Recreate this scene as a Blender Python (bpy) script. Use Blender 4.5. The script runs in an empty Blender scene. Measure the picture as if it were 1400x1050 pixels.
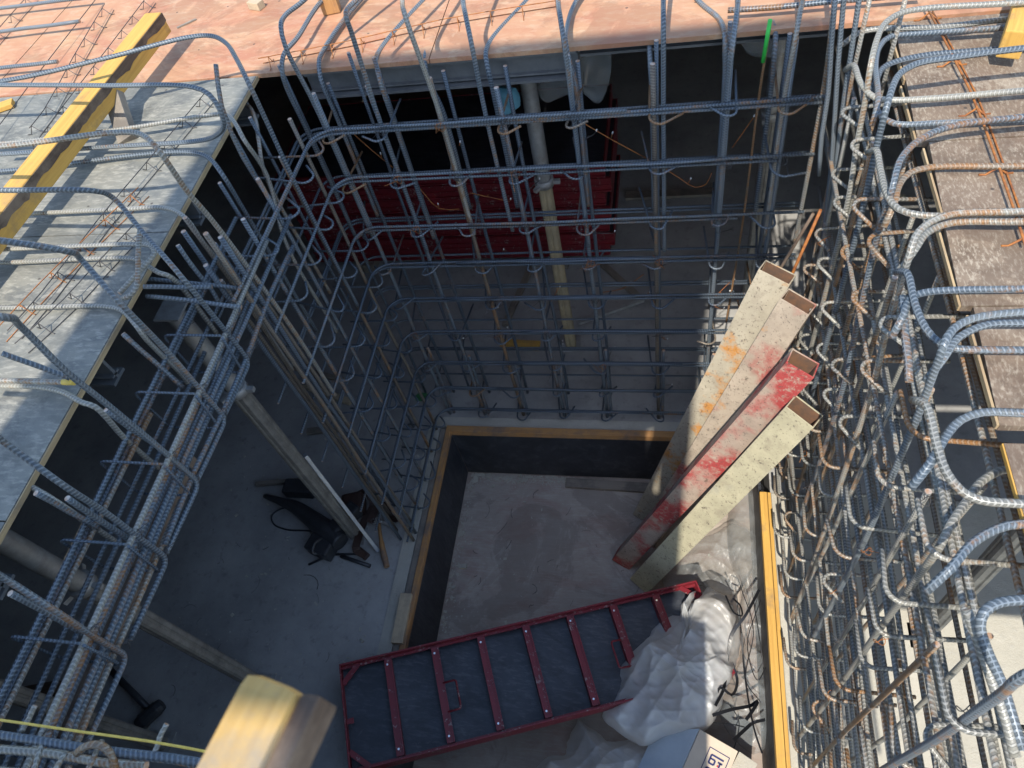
import bpy, bmesh, math, random
import numpy as np
from mathutils import Vector, noise as mnoise
random.seed(7); RNG = np.random.default_rng(11)
SC = bpy.context.scene; COL = SC.collection
rad = math.radians
# ------------------------------------------------------------------ camera (calibrated)
H = 4.4; F = 1002.1
R = np.array([[0.97701984, 0.13234934, -0.16708046], [0.01237942, -0.81778007, -0.57539769], [-0.21278857, 0.5601066, -0.80062577]])
def on(px, py, ax, v):
    """point seen at photo pixel (px, py) on the plane axis=v (metres)"""
    d = R.T @ np.array([(px-700)/F, (py-525)/F, 1.0]); o = np.array([0, 0, H])
    a = 'xyz'.index(ax)
    return o + d*(v-o[a])/d[a]
def proj(p):
    c = R @ (np.asarray(p, float)-np.array([0, 0, H])); return F*c[0]/c[2]+700, F*c[1]/c[2]+525
def onz(px, py, z): return on(px, py, 'z', z)
cam_d = bpy.data.cameras.new('camera'); cam = bpy.data.objects.new('camera', cam_d); COL.objects.link(cam)
cam_d.sensor_width = 36; cam_d.lens = F/1400*36; cam_d.clip_end = 300; cam_d.clip_start = .02
from mathutils import Matrix
M3 = np.stack([R[0], -R[1], -R[2]], 1)
M4 = np.eye(4); M4[:3, :3] = M3; M4[:3, 3] = (0, 0, H)
cam.matrix_world = Matrix(M4.tolist())
SC.camera = cam
cam_d.dof.use_dof = True; cam_d.dof.focus_distance = 3.2; cam_d.dof.aperture_fstop = 5.5

# ------------------------------------------------------------------ materials
def nodes(name):
    m = bpy.data.materials.new(name); m.use_nodes = True
    nt = m.node_tree; b = nt.nodes['Principled BSDF']
    return m, nt, b
class NT:
    def __init__(s, nt): s.nt = nt
    def n(s, t, **k):
        nd = s.nt.nodes.new(t)
        for a, v in k.items():
            if a.startswith('i_'):
                key = a[2:]
                key = int(key) if key.isdigit() else key.replace('_', ' ')
                if hasattr(v, 'is_linked') or isinstance(v, bpy.types.NodeSocket): s.nt.links.new(v, nd.inputs[key])
                else: nd.inputs[key].default_value = v
            else: setattr(nd, a, v)
        return nd
    def math(s, op, a, b=None, c=None):
        nd = s.nt.nodes.new('ShaderNodeMath'); nd.operation = op
        for i, v in enumerate((a, b, c)):
            if v is None: continue
            if isinstance(v, bpy.types.NodeSocket): s.nt.links.new(v, nd.inputs[i])
            else: nd.inputs[i].default_value = v
        return nd.outputs[0]
    def coord(s, kind='Object'): return s.n('ShaderNodeTexCoord').outputs[kind]
    def mapv(s, v, scale=(1, 1, 1), loc=(0, 0, 0), rot=(0, 0, 0)):
        nd = s.nt.nodes.new('ShaderNodeMapping'); s.nt.links.new(v, nd.inputs[0])
        nd.inputs['Scale'].default_value = scale; nd.inputs['Location'].default_value = loc; nd.inputs['Rotation'].default_value = rot
        return nd.outputs[0]
    def noise(s, v, scale=5, detail=6, rough=.6, dist=0):
        nd = s.n('ShaderNodeTexNoise'); s.nt.links.new(v, nd.inputs['Vector'])
        nd.inputs['Scale'].default_value = scale; nd.inputs['Detail'].default_value = detail
        nd.inputs['Roughness'].default_value = rough; nd.inputs['Distortion'].default_value = dist
        return nd.outputs['Fac']
    def ramp(s, f, stops, interp='LINEAR'):
        nd = s.n('ShaderNodeValToRGB'); s.nt.links.new(f, nd.inputs[0]); cr = nd.color_ramp; cr.interpolation = interp
        while len(cr.elements) < len(stops): cr.elements.new(.5)
        for e, (p, c) in zip(cr.elements, stops):
            e.position = p; e.color = (c, c, c, 1) if not isinstance(c, tuple) else (*c, 1)
        return nd.outputs[0]
    def mix(s, f, a, b, mode='MIX'):
        nd = s.n('ShaderNodeMix', data_type='RGBA', blend_type=mode)
        for key, v in ((0, f), (6, a), (7, b)):
            if isinstance(v, bpy.types.NodeSocket): s.nt.links.new(v, nd.inputs[key])
            else: nd.inputs[key].default_value = v if key == 0 else (*v, 1)
        return nd.outputs[2]
    def bump(s, b, h, strength=.5, dist=.01, prev=None):
        nd = s.n('ShaderNodeBump'); s.nt.links.new(h, nd.inputs['Height'])
        nd.inputs['Strength'].default_value = strength; nd.inputs['Distance'].default_value = dist
        if prev: s.nt.links.new(prev, nd.inputs['Normal'])
        s.nt.links.new(nd.outputs[0], b.inputs['Normal']); return nd.outputs[0]
    def set(s, b, key, v):
        if isinstance(v, bpy.types.NodeSocket): s.nt.links.new(v, b.inputs[key])
        else: b.inputs[key].default_value = (*v, 1) if isinstance(v, tuple) and len(v) == 3 else v

def rebar_mat(name, base, dust, rust_amt, ridge=(.28, .325, .37), pitch=.0135):
    m, nt, b = nodes(name); T = NT(nt)
    uv = T.coord('UV'); sp = T.n('ShaderNodeSeparateXYZ', i_0=uv)
    u, v = sp.outputs[0], sp.outputs[1]
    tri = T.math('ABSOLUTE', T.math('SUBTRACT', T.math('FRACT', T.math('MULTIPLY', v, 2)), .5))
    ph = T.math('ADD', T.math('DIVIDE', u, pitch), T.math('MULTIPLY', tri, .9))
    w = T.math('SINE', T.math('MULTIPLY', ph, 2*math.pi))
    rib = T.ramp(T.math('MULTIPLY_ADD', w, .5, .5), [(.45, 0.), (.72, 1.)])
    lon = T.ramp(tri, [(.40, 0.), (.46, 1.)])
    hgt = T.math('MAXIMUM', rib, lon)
    rnd = T.n('ShaderNodeObjectInfo').outputs['Random']
    oc = T.coord('Object')
    n1 = T.noise(oc, 3.2, 5, .65); n2 = T.noise(oc, 38, 4, .7)
    c = T.mix(T.ramp(n1, [(.35, 0.), (.62, 1.)]), base, dust)
    c = T.mix(T.ramp(rnd, [(0., .0), (1., .55)]), c, tuple(x*.62 for x in base))
    rn = T.math('ADD', T.math('ADD', T.math('MULTIPLY', n1, .55), T.math('MULTIPLY', n2, .45)), T.math('MULTIPLY_ADD', T.math('FRACT', T.math('MULTIPLY', rnd, 7.31)), .16, rust_amt-.08))
    rust = T.mix(T.noise(oc, 70, 3, .6), (.14, .062, .025), (.34, .165, .05))
    rf = T.ramp(rn, [(.56, 0.), (.66, .9)])
    c = T.mix(rf, c, rust)
    c = T.mix(T.math('MULTIPLY', hgt, T.math('MULTIPLY_ADD', rf, -.24, .46)), c, ridge)  # rib tops lighter: worn mill scale plus a painted highlight
    T.set(b, 'Base Color', c)
    T.set(b, 'Metallic', T.math('MULTIPLY_ADD', rf, -.12, .15)); T.set(b, 'Roughness', T.math('MULTIPLY_ADD', n2, .3, .27))
    bm = T.bump(b, hgt, 1.0, .0022)
    T.bump(b, n2, .3, .001, bm)
    return m
M = {}
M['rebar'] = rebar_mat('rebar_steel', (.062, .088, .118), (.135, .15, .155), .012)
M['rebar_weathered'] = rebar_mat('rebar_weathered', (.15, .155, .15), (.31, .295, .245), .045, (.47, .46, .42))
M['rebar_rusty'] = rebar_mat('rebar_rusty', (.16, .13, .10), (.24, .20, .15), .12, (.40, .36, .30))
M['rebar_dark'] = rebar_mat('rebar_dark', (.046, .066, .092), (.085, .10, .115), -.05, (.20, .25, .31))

def simple(name, col, rough=.6, metal=0., var=.25, scale=12, bump=.2, bdist=.004, col2=None, detail=6):
    m, nt, b = nodes(name); T = NT(nt); oc = T.coord()
    n = T.noise(oc, scale, detail, .65)
    c2 = col2 or tuple(x*(1-var) for x in col)
    T.set(b, 'Base Color', T.mix(T.ramp(n, [(.35, 0.), (.68, 1.)]), col, c2))
    T.set(b, 'Roughness', T.math('MULTIPLY_ADD', n, .3, rough-.15)); T.set(b, 'Metallic', metal)
    if bump: T.bump(b, T.noise(oc, scale*4, 4, .6), bump, bdist)
    return m
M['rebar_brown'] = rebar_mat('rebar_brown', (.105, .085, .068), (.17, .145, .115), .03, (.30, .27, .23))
M['cut_steel'] = simple('cut_steel', (.50, .46, .42), .5, .3, col2=(.42, .2, .08), scale=60, bump=0)
M['wire'] = simple('tie_wire', (.09, .085, .085), .5, .5, scale=30, bump=0)
M['rust_wire'] = simple('rusty_wire', (.42, .16, .035), .7, .1, col2=(.20, .07, .03), scale=40, bump=0)
M['galv'] = simple('galvanised_steel', (.42, .425, .42), .5, .3, col2=(.30, .29, .27), scale=18, bump=.15)
M['prop_alu'] = simple('dusty_aluminium', (.30, .285, .25), .55, .2, col2=(.17, .16, .145), scale=14, bump=.15)
M['prop_tan'] = simple('tan_weathered_aluminium', (.46, .38, .24), .6, 0, col2=(.30, .25, .17), scale=9, bump=.15)
M['alu'] = simple('bright_aluminium', (.55, .57, .6), .4, .4, col2=(.4, .42, .45), scale=10, bump=0)
M['beam'] = simple('dull_grey_beam', (.16, .165, .17), .6, .2, col2=(.10, .105, .11), scale=8, bump=.1)
M['black_tool'] = simple('black_tool_plastic', (.04, .042, .047), .45, 0, scale=30, bump=.1)
M['leather'] = simple('brown_leather', (.05, .025, .018), .6, 0, scale=30, bump=.2)
M['blue'] = simple('pale_blue_film', (.16, .42, .55), .45, 0, scale=10, bump=.1)
M['white_tip'] = simple('white_plastic', (.75, .76, .74), .45, 0, scale=30, bump=0)
M['green_paint'] = simple('green_spray_paint', (.05, .62, .09), .5, 0, scale=20, bump=0)
M['strap'] = simple('black_strapping', (.012, .013, .016), .35, 0, scale=20, bump=0)
M['ink'] = simple('navy_print', (.02, .03, .13), .6, 0, scale=20, bump=0)
M['red_ink'] = simple('red_print', (.5, .03, .03), .6, 0, scale=20, bump=0)
M['cord'] = simple('yellow_cord', (.72, .52, .10), .6, 0, scale=40, bump=0)
M['screw'] = simple('screw_steel', (.8, .8, .8), .3, .9, scale=40, bump=0)

def red_paint():
    m, nt, b = nodes('red_paint'); T = NT(nt); oc = T.coord(); n = T.noise(oc, 9, 6, .7); n2 = T.noise(oc, 45, 5, .7)
    c = T.mix(T.ramp(n, [(.3, 0.), (.7, 1.)]), (.21, .016, .024), (.13, .012, .02))
    c = T.mix(T.ramp(T.math('ADD', T.math('MULTIPLY', n2, .6), T.math('MULTIPLY', n, .4)), [(.56, 0.), (.60, .75)]), c, (.30, .25, .23))
    T.set(b, 'Base Color', c); T.set(b, 'Roughness', .45); T.bump(b, n2, .12, .003); return m
M['red'] = red_paint()

def wood(name, a, c2, dirt, dirt_amt=.5, rough=.75, gs=1.0):
    m, nt, b = nodes(name); T = NT(nt); uv = T.coord('UV')
    g = T.noise(T.mapv(uv, (1.6*gs, 34*gs, 1)), 1.6, 7, .65, .6)
    big = T.noise(T.coord('Object'), 4.5, 6, .7)
    fine = T.noise(T.mapv(uv, (12, 190, 1)), 1.5, 3, .6)
    c = T.mix(T.ramp(g, [(.32, 0.), (.66, 1.)]), a, c2)
    c = T.mix(T.ramp(big, [(1-dirt_amt-.08, 0.), (1-dirt_amt+.10, .85)]), c, dirt)
    T.set(b, 'Base Color', c); T.set(b, 'Roughness', rough)
    h = T.math('ADD', T.math('MULTIPLY', g, .7), T.math('MULTIPLY', fine, .5)); T.bump(b, h, .35, .004)
    return m
M['wood_yellow'] = wood('yellow_timber', (.62, .37, .085), (.47, .26, .055), (.24, .16, .09), .36)
M['wood_fg'] = wood('worn_yellow_timber', (.52, .34, .12), (.44, .27, .08), (.25, .225, .19), .47, .75, 2.2)
M['wood_orange'] = wood('orange_timber', (.47, .25, .09), (.36, .18, .07), (.16, .12, .10), .46)
M['wood_grey'] = wood('grey_timber', (.29, .25, .20), (.22, .19, .155), (.13, .115, .10), .48)
M['wood_dark'] = wood('dark_timber', (.12, .08, .055), (.055, .036, .026), (.20, .15, .11), .45)
M['wood_pale'] = wood('pale_timber', (.52, .42, .28), (.42, .33, .22), (.27, .22, .17), .42)
M['ply_edge'] = wood('plywood_edge', (.48, .36, .20), (.30, .21, .12), (.2, .16, .12), .40)

def ply(name, a, b2, streak, white, wamt, scratch_rot=0., stretch=(1.2, 9, 1), gloss=.42, scuff=(3, 30, 3), nails=False):
    m, nt, b = nodes(name); T = NT(nt); oc = T.coord()
    n1 = T.noise(T.mapv(oc, stretch, rot=(0, 0, scratch_rot)), 1.7, 8, .7, .5)
    n2 = T.noise(oc, 3.0, 7, .7); n3 = T.noise(T.mapv(oc, scuff, rot=(0, 0, scratch_rot)), 3.5, 5, .7, .3)
    n4 = T.noise(oc, 60, 4, .7)
    c = T.mix(T.ramp(n2, [(.36, 0.), (.64, 1.)]), a, b2)
    c = T.mix(T.ramp(n1, [(.48, 0.), (.62, .8)]), c, streak)
    wm = T.math('MULTIPLY', T.ramp(n3, [(.50, 0.), (.60, 1.)]), T.ramp(n2, [(.35, .25), (.6, 1.)]))
    c = T.mix(T.math('MULTIPLY', wm, wamt), c, white)
    c = T.mix(T.ramp(n4, [(.70, 0.), (.76, .5)]), c, (.09, .075, .065))
    n5 = T.noise(T.mapv(oc, (1, 1.4, 1), loc=(3, 7, 1)), 1.3, 9, .72, 1.2); n6 = T.noise(T.mapv(oc, loc=(9, 1, 4)), 2.1, 8, .75, .8)
    c = T.mix(T.ramp(n5, [(.50, 0.), (.545, .42)]), c, tuple(x*.55 for x in a))
    c = T.mix(T.ramp(n6, [(.60, 0.), (.64, .32)]), c, white)
    if nails:
        sp = T.n('ShaderNodeSeparateXYZ', i_0=oc); ax_ = [T.math('MULTIPLY', T.math('SUBTRACT', T.math('FRACT', T.math('DIVIDE', T.math('ADD', sp.outputs[q_], T.math('MULTIPLY', T.math('SUBTRACT', n2, .5), .05)), per)), .5), per) for q_, per in ((0, .31), (1, .417))]
        dn = T.math('SQRT', T.math('ADD', T.math('POWER', T.math('ABSOLUTE', ax_[0]), 2), T.math('POWER', T.math('ABSOLUTE', ax_[1]), 2)))
        c = T.mix(T.ramp(dn, [(.0045, .85), (.0065, 0.)]), c, (.05, .04, .035))
    T.set(b, 'Base Color', c); T.set(b, 'Roughness', T.math('MULTIPLY_ADD', n1, .35, gloss))
    T.bump(b, T.math('ADD', n3, T.math('MULTIPLY', n4, .4)), .22, .003)
    return m
M['ply_red'] = ply('red_plywood', (.42, .205, .115), (.46, .275, .155), (.38, .16, .095), (.52, .40, .28), .4, .1, (1.2, 2.2, 1), .55, (3, 9, 4), True)
M['ply_grey'] = ply('grey_plywood', (.16, .165, .15), (.25, .24, .20), (.115, .12, .115), (.38, .365, .31), .65, .35, (2.5, 5, 1), .42, (5, 17, 4), True)
M['ply_brown'] = ply('brown_plywood', (.155, .105, .072), (.23, .18, .13), (.115, .08, .055), (.43, .375, .29), .62, .12, (3.5, 5, 1), .5, (30, 11, 4), True)
M['ply_black'] = ply('black_film_plywood', (.022, .024, .03), (.032, .034, .042), (.018, .02, .026), (.12, .13, .14), .30, 1.2, (2, 8, 2), .35)
M['panel_face'] = ply('panel_black_face', (.035, .042, .055), (.05, .058, .072), (.028, .034, .045), (.17, .18, .19), .28, -.25, (2, 4, 2), .35, (4, 16, 3))
M['pit_ply'] = ply('pit_floor_sheet', (.35, .295, .25), (.43, .375, .325), (.35, .25, .21), (.52, .48, .42), .35, .4, (1.5, 2.6, 1), .6)

def concrete(name, a, b2, spot, damt=.5, sc=1.0, splat=.0, bump=.35):
    m, nt, b = nodes(name); T = NT(nt); oc = T.coord()
    n1 = T.noise(oc, 1.4*sc, 8, .68); n2 = T.noise(oc, 14*sc, 6, .7); n3 = T.noise(oc, 85*sc, 3, .7)
    c = T.mix(T.ramp(n1, [(.35, 0.), (.66, 1.)]), a, b2)
    c = T.mix(T.ramp(n2, [(.55, 0.), (.70, damt)]), c, spot)
    c = T.mix(T.ramp(n3, [(.66, 0.), (.72, splat)]), c, (.5, .49, .46))
    T.set(b, 'Base Color', c); T.set(b, 'Roughness', .85)
    T.bump(b, T.math('ADD', n2, T.math('MULTIPLY', n3, .6)), bump, .006); return m
M['concrete'] = concrete('concrete_floor', (.26, .255, .245), (.42, .41, .385), (.18, .175, .17), .6, 1, .35)
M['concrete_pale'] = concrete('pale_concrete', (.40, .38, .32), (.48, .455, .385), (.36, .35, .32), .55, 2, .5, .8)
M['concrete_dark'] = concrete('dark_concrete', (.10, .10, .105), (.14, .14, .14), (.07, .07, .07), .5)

def tube_paint(name, a, redc, red_lo, rust_lo, seed, dirt=.5):
    m, nt, b = nodes(name); T = NT(nt); oc = T.mapv(T.coord(), loc=(seed*3.1, seed*1.7, seed))
    n1 = T.noise(oc, 5, 6, .7); n2 = T.noise(oc, 30, 6, .78); n3 = T.noise(oc, 2.6, 4, .6); n4 = T.noise(oc, 72, 4, .75); n5 = T.noise(oc, 11, 7, .75)
    c = T.mix(T.ramp(n1, [(.35, 0.), (.65, 1.)]), a, tuple(x*.74 for x in a))
    c = T.mix(T.ramp(n5, [(.52, 0.), (.66, dirt)]), c, (.20, .16, .125))
    rm = T.math('MULTIPLY', T.ramp(n3, [(red_lo, 0.), (red_lo+.12, 1.)]), T.ramp(n2, [(.36, 0.), (.50, .92)]))
    c = T.mix(rm, c, redc)
    ro = T.noise(T.mapv(oc, loc=(5, 2, 8)), 2.6, 5, .7)
    c = T.mix(T.math('MULTIPLY', T.ramp(ro, [(rust_lo, 0.), (rust_lo+.07, .95)]), T.ramp(n2, [(.36, .2), (.52, 1.)])), c, (.50, .22, .045))
    c = T.mix(T.ramp(n2, [(.585, 0.), (.64, .85)]), c, (.10, .08, .06))
    c = T.mix(T.ramp(n4, [(.60, 0.), (.66, .85)]), c, (.055, .05, .045))
    T.set(b, 'Base Color', c); T.set(b, 'Roughness', .75); T.bump(b, T.math('ADD', n2, n4), .4, .003); return m
M['tube_cream'] = tube_paint('cream_tube', (.47, .42, .32), (.40, .20, .16), .75, .535, 1, .35)
M['tube_pink'] = tube_paint('pink_tube', (.46, .385, .30), (.36, .07, .06), .50, .60, 2, .45)
M['tube_red'] = tube_paint('red_tube', (.43, .34, .27), (.36, .03, .033), .40, .72, 3, .45)
M['tube_olive'] = tube_paint('yellowed_tube', (.48, .44, .30), (.22, .22, .21), .66, .75, 4, .35)
M['tube_inner'] = simple('shaded_rusty_bore', (.17, .085, .045), .85, 0, col2=(.09, .06, .045), scale=20, bump=.2)  # rust kept extra dark to paint the shade inside the bore

def plastic(name, col, rough=.3, alpha=.85, wr=9, tl=.35, dirt=(.40, .33, .24)):
    m, nt, b = nodes(name); T = NT(nt); oc = T.coord()
    w0 = T.noise(oc, 3.5, 3, .5); n = T.n('ShaderNodeTexNoise', noise_type='RIDGED_MULTIFRACTAL'); nt.links.new(T.mapv(oc, (1, 1.7, 1.2), rot=(.3, .2, .6)), n.inputs['Vector'])
    n.inputs['Scale'].default_value = wr*.55; n.inputs['Detail'].default_value = 5; n.inputs['Roughness'].default_value = .45; n.inputs['Distortion'].default_value = .7
    c = T.mix(T.ramp(w0, [(.45, 0.), (.7, .45)]), col, dirt)
    T.set(b, 'Base Color', c); T.set(b, 'Roughness', rough); T.set(b, 'Alpha', alpha); T.set(b, 'Specular IOR Level', .6)
    bn = T.bump(b, n.outputs['Fac'], .45, .014)
    tr = T.n('ShaderNodeBsdfTranslucent'); T.nt.links.new(c, tr.inputs['Color']); T.nt.links.new(bn, tr.inputs['Normal'])
    mx = T.n('ShaderNodeMixShader'); mx.inputs[0].default_value = tl*alpha
    nt.links.new(b.outputs[0], mx.inputs[1]); nt.links.new(tr.outputs[0], mx.inputs[2]); nt.links.new(mx.outputs[0], nt.nodes['Material Output'].inputs[0]); return m
M['film'] = plastic('milky_plastic_film', (.74, .75, .74), .3, .80, 6, .5)
M['film_clear'] = plastic('clear_plastic_film', (.36, .40, .42), .3, .34, 5, .2)
M['card'] = simple('cardboard', (.60, .50, .38), .8, 0, col2=(.52, .43, .33), scale=8, bump=.15)
M['card_blue'] = simple('bluish_card', (.42, .48, .52), .7, 0, col2=(.35, .41, .46), scale=8, bump=.15)

# ------------------------------------------------------------------ mesh builder
class MB:
    def __init__(s): s.v = []; s.f = []; s.uv = []; s.mi = []; s.sm = []; s.nv = 0
    def addv(s, arr): arr = np.asarray(arr, float).reshape(-1, 3); i = s.nv; s.v.append(arr); s.nv += len(arr); return i
    def face(s, idx, uv=None, mi=0, smooth=False):
        s.f.append(tuple(idx)); s.uv.append(uv if uv is not None else [(0, 0)]*len(idx)); s.mi.append(mi); s.sm.append(smooth)
    def tube(s, pts, r, n=8, cap_mi=0, caps=True, u0=None):
        P = np.asarray(pts, float)
        keep = [0]+[i for i in range(1, len(P)) if np.linalg.norm(P[i]-P[i-1]) > 1e-5]; P = P[keep]
        k = len(P); rr = np.broadcast_to(np.asarray(r, float), (k,)) if np.ndim(r) == 0 else np.asarray(r, float)
        t = np.zeros_like(P); t[1:-1] = P[2:]-P[:-2]; t[0] = P[1]-P[0]; t[-1] = P[-1]-P[-2]
        t /= np.linalg.norm(t, axis=1)[:, None]+1e-12
        a = np.array([0, 0, 1.]) if abs(t[0][2]) < .9 else np.array([1., 0, 0])
        nx = np.cross(t[0], a); nx /= np.linalg.norm(nx)
        L = 0 if u0 is None else u0; th0 = RNG.uniform(0, 6.28); Vs = []; Us = []
        ang = np.linspace(0, 2*np.pi, n, endpoint=False)+th0
        for i in range(k):
            nx = nx-t[i]*(nx@t[i]); nx /= np.linalg.norm(nx)+1e-12; ny = np.cross(t[i], nx)
            Vs.append(P[i]+rr[i]*(np.cos(ang)[:, None]*nx+np.sin(ang)[:, None]*ny))
            if i: L += np.linalg.norm(P[i]-P[i-1])
            Us.append(L)
        b = s.addv(np.concatenate(Vs))
        for i in range(k-1):
            for j in range(n):
                j2 = (j+1) % n
                s.face((b+i*n+j, b+i*n+j2, b+(i+1)*n+j2, b+(i+1)*n+j), [(Us[i], j/n), (Us[i], (j+1)/n), (Us[i+1], (j+1)/n), (Us[i+1], j/n)], 0, True)
        if caps:
            s.face(tuple(b+j for j in range(n-1, -1, -1)), None, cap_mi); s.face(tuple(b+(k-1)*n+j for j in range(n)), None, cap_mi)
        return s
    def obox(s, c, ax, ay, az, hx, hy, hz, mi=0):
        """oriented box: centre, unit axes, half sizes; u runs along ax"""
        c = np.asarray(c, float); A = [np.asarray(a, float)/np.linalg.norm(a) for a in (ax, ay, az)]; h = (hx, hy, hz)
        vs = []
        for sx in (-1, 1):
            for sy in (-1, 1):
                for sz in (-1, 1): vs.append(c+A[0]*sx*hx+A[1]*sy*hy+A[2]*sz*hz)
        b = s.addv(vs); q = random.random()*9
        for fidx, (ua, va) in {(0, 1, 3, 2): (2, 1), (4, 6, 7, 5): (2, 1), (0, 4, 5, 1): (0, 2), (2, 3, 7, 6): (0, 2), (0, 2, 6, 4): (0, 1), (1, 5, 7, 3): (0, 1)}.items():
            uv = []
            for i in fidx:
                sg = ((i >> 2 & 1)*2-1, (i >> 1 & 1)*2-1, (i & 1)*2-1)
                uv.append((sg[ua]*h[ua]+q, sg[va]*h[va]+q+ua+.3*va))
            s.face([b+i for i in fidx], uv, mi)
        return s
    def box(s, x0, x1, y0, y1, z0, z1, mi=0):
        d = (x1-x0, y1-y0, z1-z0); c = ((x0+x1)/2, (y0+y1)/2, (z0+z1)/2); I = np.eye(3)
        o = 0 if d[0] >= d[1] and d[0] >= d[2] else (1 if d[1] >= d[2] else 2)
        p = [(0, 1, 2), (1, 2, 0), (2, 0, 1)][o]
        return s.obox(c, I[p[0]], I[p[1]], I[p[2]], d[p[0]]/2, d[p[1]]/2, d[p[2]]/2, mi)
    def bar(s, a, b, w, t, up=(0, 0, 1), mi=0):
        a = np.asarray(a, float); b = np.asarray(b, float); x = b-a; L = np.linalg.norm(x); x /= L
        up = np.asarray(up, float); z = up-x*(up@x); z /= np.linalg.norm(z); y = np.cross(z, x)
        return s.obox((a+b)/2, x, y, z, L/2, w/2, t/2, mi)
    def prism(s, poly, o, ax, ay, az, d, mi=0):
        """poly (u,v) outline in the ax/ay plane, extruded along az by d"""
        o = np.asarray(o, float); ax, ay, az = [np.asarray(q, float) for q in (ax, ay, az)]
        n = len(poly); A = [o+ax*u+ay*v for u, v in poly]; B = [p+az*d for p in A]; b = s.addv(A+B)
        s.face(range(n-1, -1, -1), [poly[i] for i in range(n-1, -1, -1)], mi) if b == 0 else s.face([b+i for i in range(n-1, -1, -1)], [poly[i] for i in range(n-1, -1, -1)], mi)
        s.face([b+n+i for i in range(n)], poly, mi)
        for i in range(n):
            j = (i+1) % n; s.face((b+i, b+j, b+n+j, b+n+i), [(poly[i][0], 0), (poly[j][0], 0), (poly[j][0], d), (poly[i][0], d)], mi)
        return s
    def ribbon(s, pts, w, t=.0015, up=(0, 0, 1)):
        P = np.asarray(pts, float); tg = np.gradient(P, axis=0); tg /= np.linalg.norm(tg, axis=1)[:, None]+1e-12
        up = np.asarray(up, float); side = np.cross(tg, up); side /= np.linalg.norm(side, axis=1)[:, None]+1e-9
        nn = np.cross(side, tg); vs = []
        for i in range(len(P)):
            for a, c in ((-1, -1), (1, -1), (1, 1), (-1, 1)): vs.append(P[i]+side[i]*a*w/2+nn[i]*c*t/2)
        b = s.addv(vs)
        for i in range(len(P)-1):
            for j in range(4): s.face((b+4*i+j, b+4*i+(j+1) % 4, b+4*i+4+(j+1) % 4, b+4*i+4+j), None, 0)
        s.face((b+3, b+2, b+1, b)); e = b+4*(len(P)-1); s.face((e, e+1, e+2, e+3)); return s
    def build(s, name, mat, parent=None, bevel=0, smooth=None):
        V = np.concatenate(s.v)
        if parent is not None: V = V-np.array(ORIG[parent.name])
        me = bpy.data.meshes.new(name); me.from_pydata(V.tolist(), [], s.f)
        uvl = me.uv_layers.new(name='UVMap'); flat = [c for f in s.uv for p in f for c in p]; uvl.data.foreach_set('uv', flat)
        me.polygons.foreach_set('material_index', s.mi); me.polygons.foreach_set('use_smooth', s.sm if smooth is None else [smooth]*len(s.f))
        for m in (mat if isinstance(mat, (list, tuple)) else [mat]): me.materials.append(M[m] if isinstance(m, str) else m)
        if bevel:
            bm = bmesh.new(); bm.from_mesh(me); bmesh.ops.bevel(bm, geom=list(bm.edges), offset=bevel, segments=2, affect='EDGES', profile=.6, clamp_overlap=True); bm.to_mesh(me); bm.free()
        me.update(); o = bpy.data.objects.new(name, me); COL.objects.link(o)
        if parent is not None:
            o.parent = parent; ORIG[o.name] = ORIG[parent.name]
        else: ORIG[o.name] = (0, 0, 0)
        return o
ORIG = {}
def thing(name, label, cat, loc=(0, 0, 0), group=None):
    o = bpy.data.objects.new(name, None); COL.objects.link(o); o.location = tuple(float(c) for c in loc); o.empty_display_size = .1
    ORIG[o.name] = tuple(float(c) for c in loc); return tag(o, label, cat, group)
def tag(o, label=None, cat=None, group=None, kind=None):
    if label: o['label'] = label
    if cat: o['category'] = cat
    if group: o['group'] = group
    if kind: o['kind'] = kind
    return o
def structure(name, mb, mat, **k): return tag(mb.build(name, mat, **k), kind='structure')

def smooth_path(pts, step=.02):
    P = np.asarray(pts, float); P = np.vstack([2*P[0]-P[1], P, 2*P[-1]-P[-2]]); out = []
    for i in range(1, len(P)-2):
        p0, p1, p2, p3 = P[i-1:i+3]; d = lambda a, b: max(np.linalg.norm(b-a)**.5, 1e-4)
        t0 = 0; t1 = d(p0, p1); t2 = t1+d(p1, p2); t3 = t2+d(p2, p3); L = np.linalg.norm(p2-p1)
        n = max(2, min(24, int(L/step)))
        for t in np.linspace(t1, t2, n, endpoint=False):
            A1 = (t1-t)/(t1-t0)*p0+(t-t0)/(t1-t0)*p1; A2 = (t2-t)/(t2-t1)*p1+(t-t1)/(t2-t1)*p2; A3 = (t3-t)/(t3-t2)*p2+(t-t2)/(t3-t2)*p3
            B1 = (t2-t)/(t2-t0)*A1+(t-t0)/(t2-t0)*A2; B2 = (t3-t)/(t3-t1)*A2+(t-t1)/(t3-t1)*A3
            out.append((t2-t)/(t2-t1)*B1+(t-t1)/(t2-t1)*B2)
    out.append(P[-2]); return np.array(out)
def fillet(pts, r, n=7):
    P = [np.asarray(p, float) for p in pts]; out = [P[0]]
    for i in range(1, len(P)-1):
        a = P[i-1]-P[i]; b = P[i+1]-P[i]; la, lb = np.linalg.norm(a), np.linalg.norm(b); a /= la; b /= lb
        ang = math.acos(max(-1, min(1, a@b)))
        if ang > 3.1: out.append(P[i]); continue
        d = min(r/math.tan(ang/2), la*.49, lb*.49); q = d*math.tan(ang/2)
        bis = (a+b)/np.linalg.norm(a+b); C = P[i]+bis*(q/math.sin(ang/2))
        p0 = P[i]+a*d-C; p1 = P[i]+b*d-C; w = math.acos(max(-1, min(1, (p0@p1)/(q*q))))
        for k in range(n+1):
            f = k/n; out.append(C+(math.sin((1-f)*w)*p0+math.sin(f*w)*p1)/math.sin(w))
    out.append(P[-1]); return np.array(out)
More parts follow.
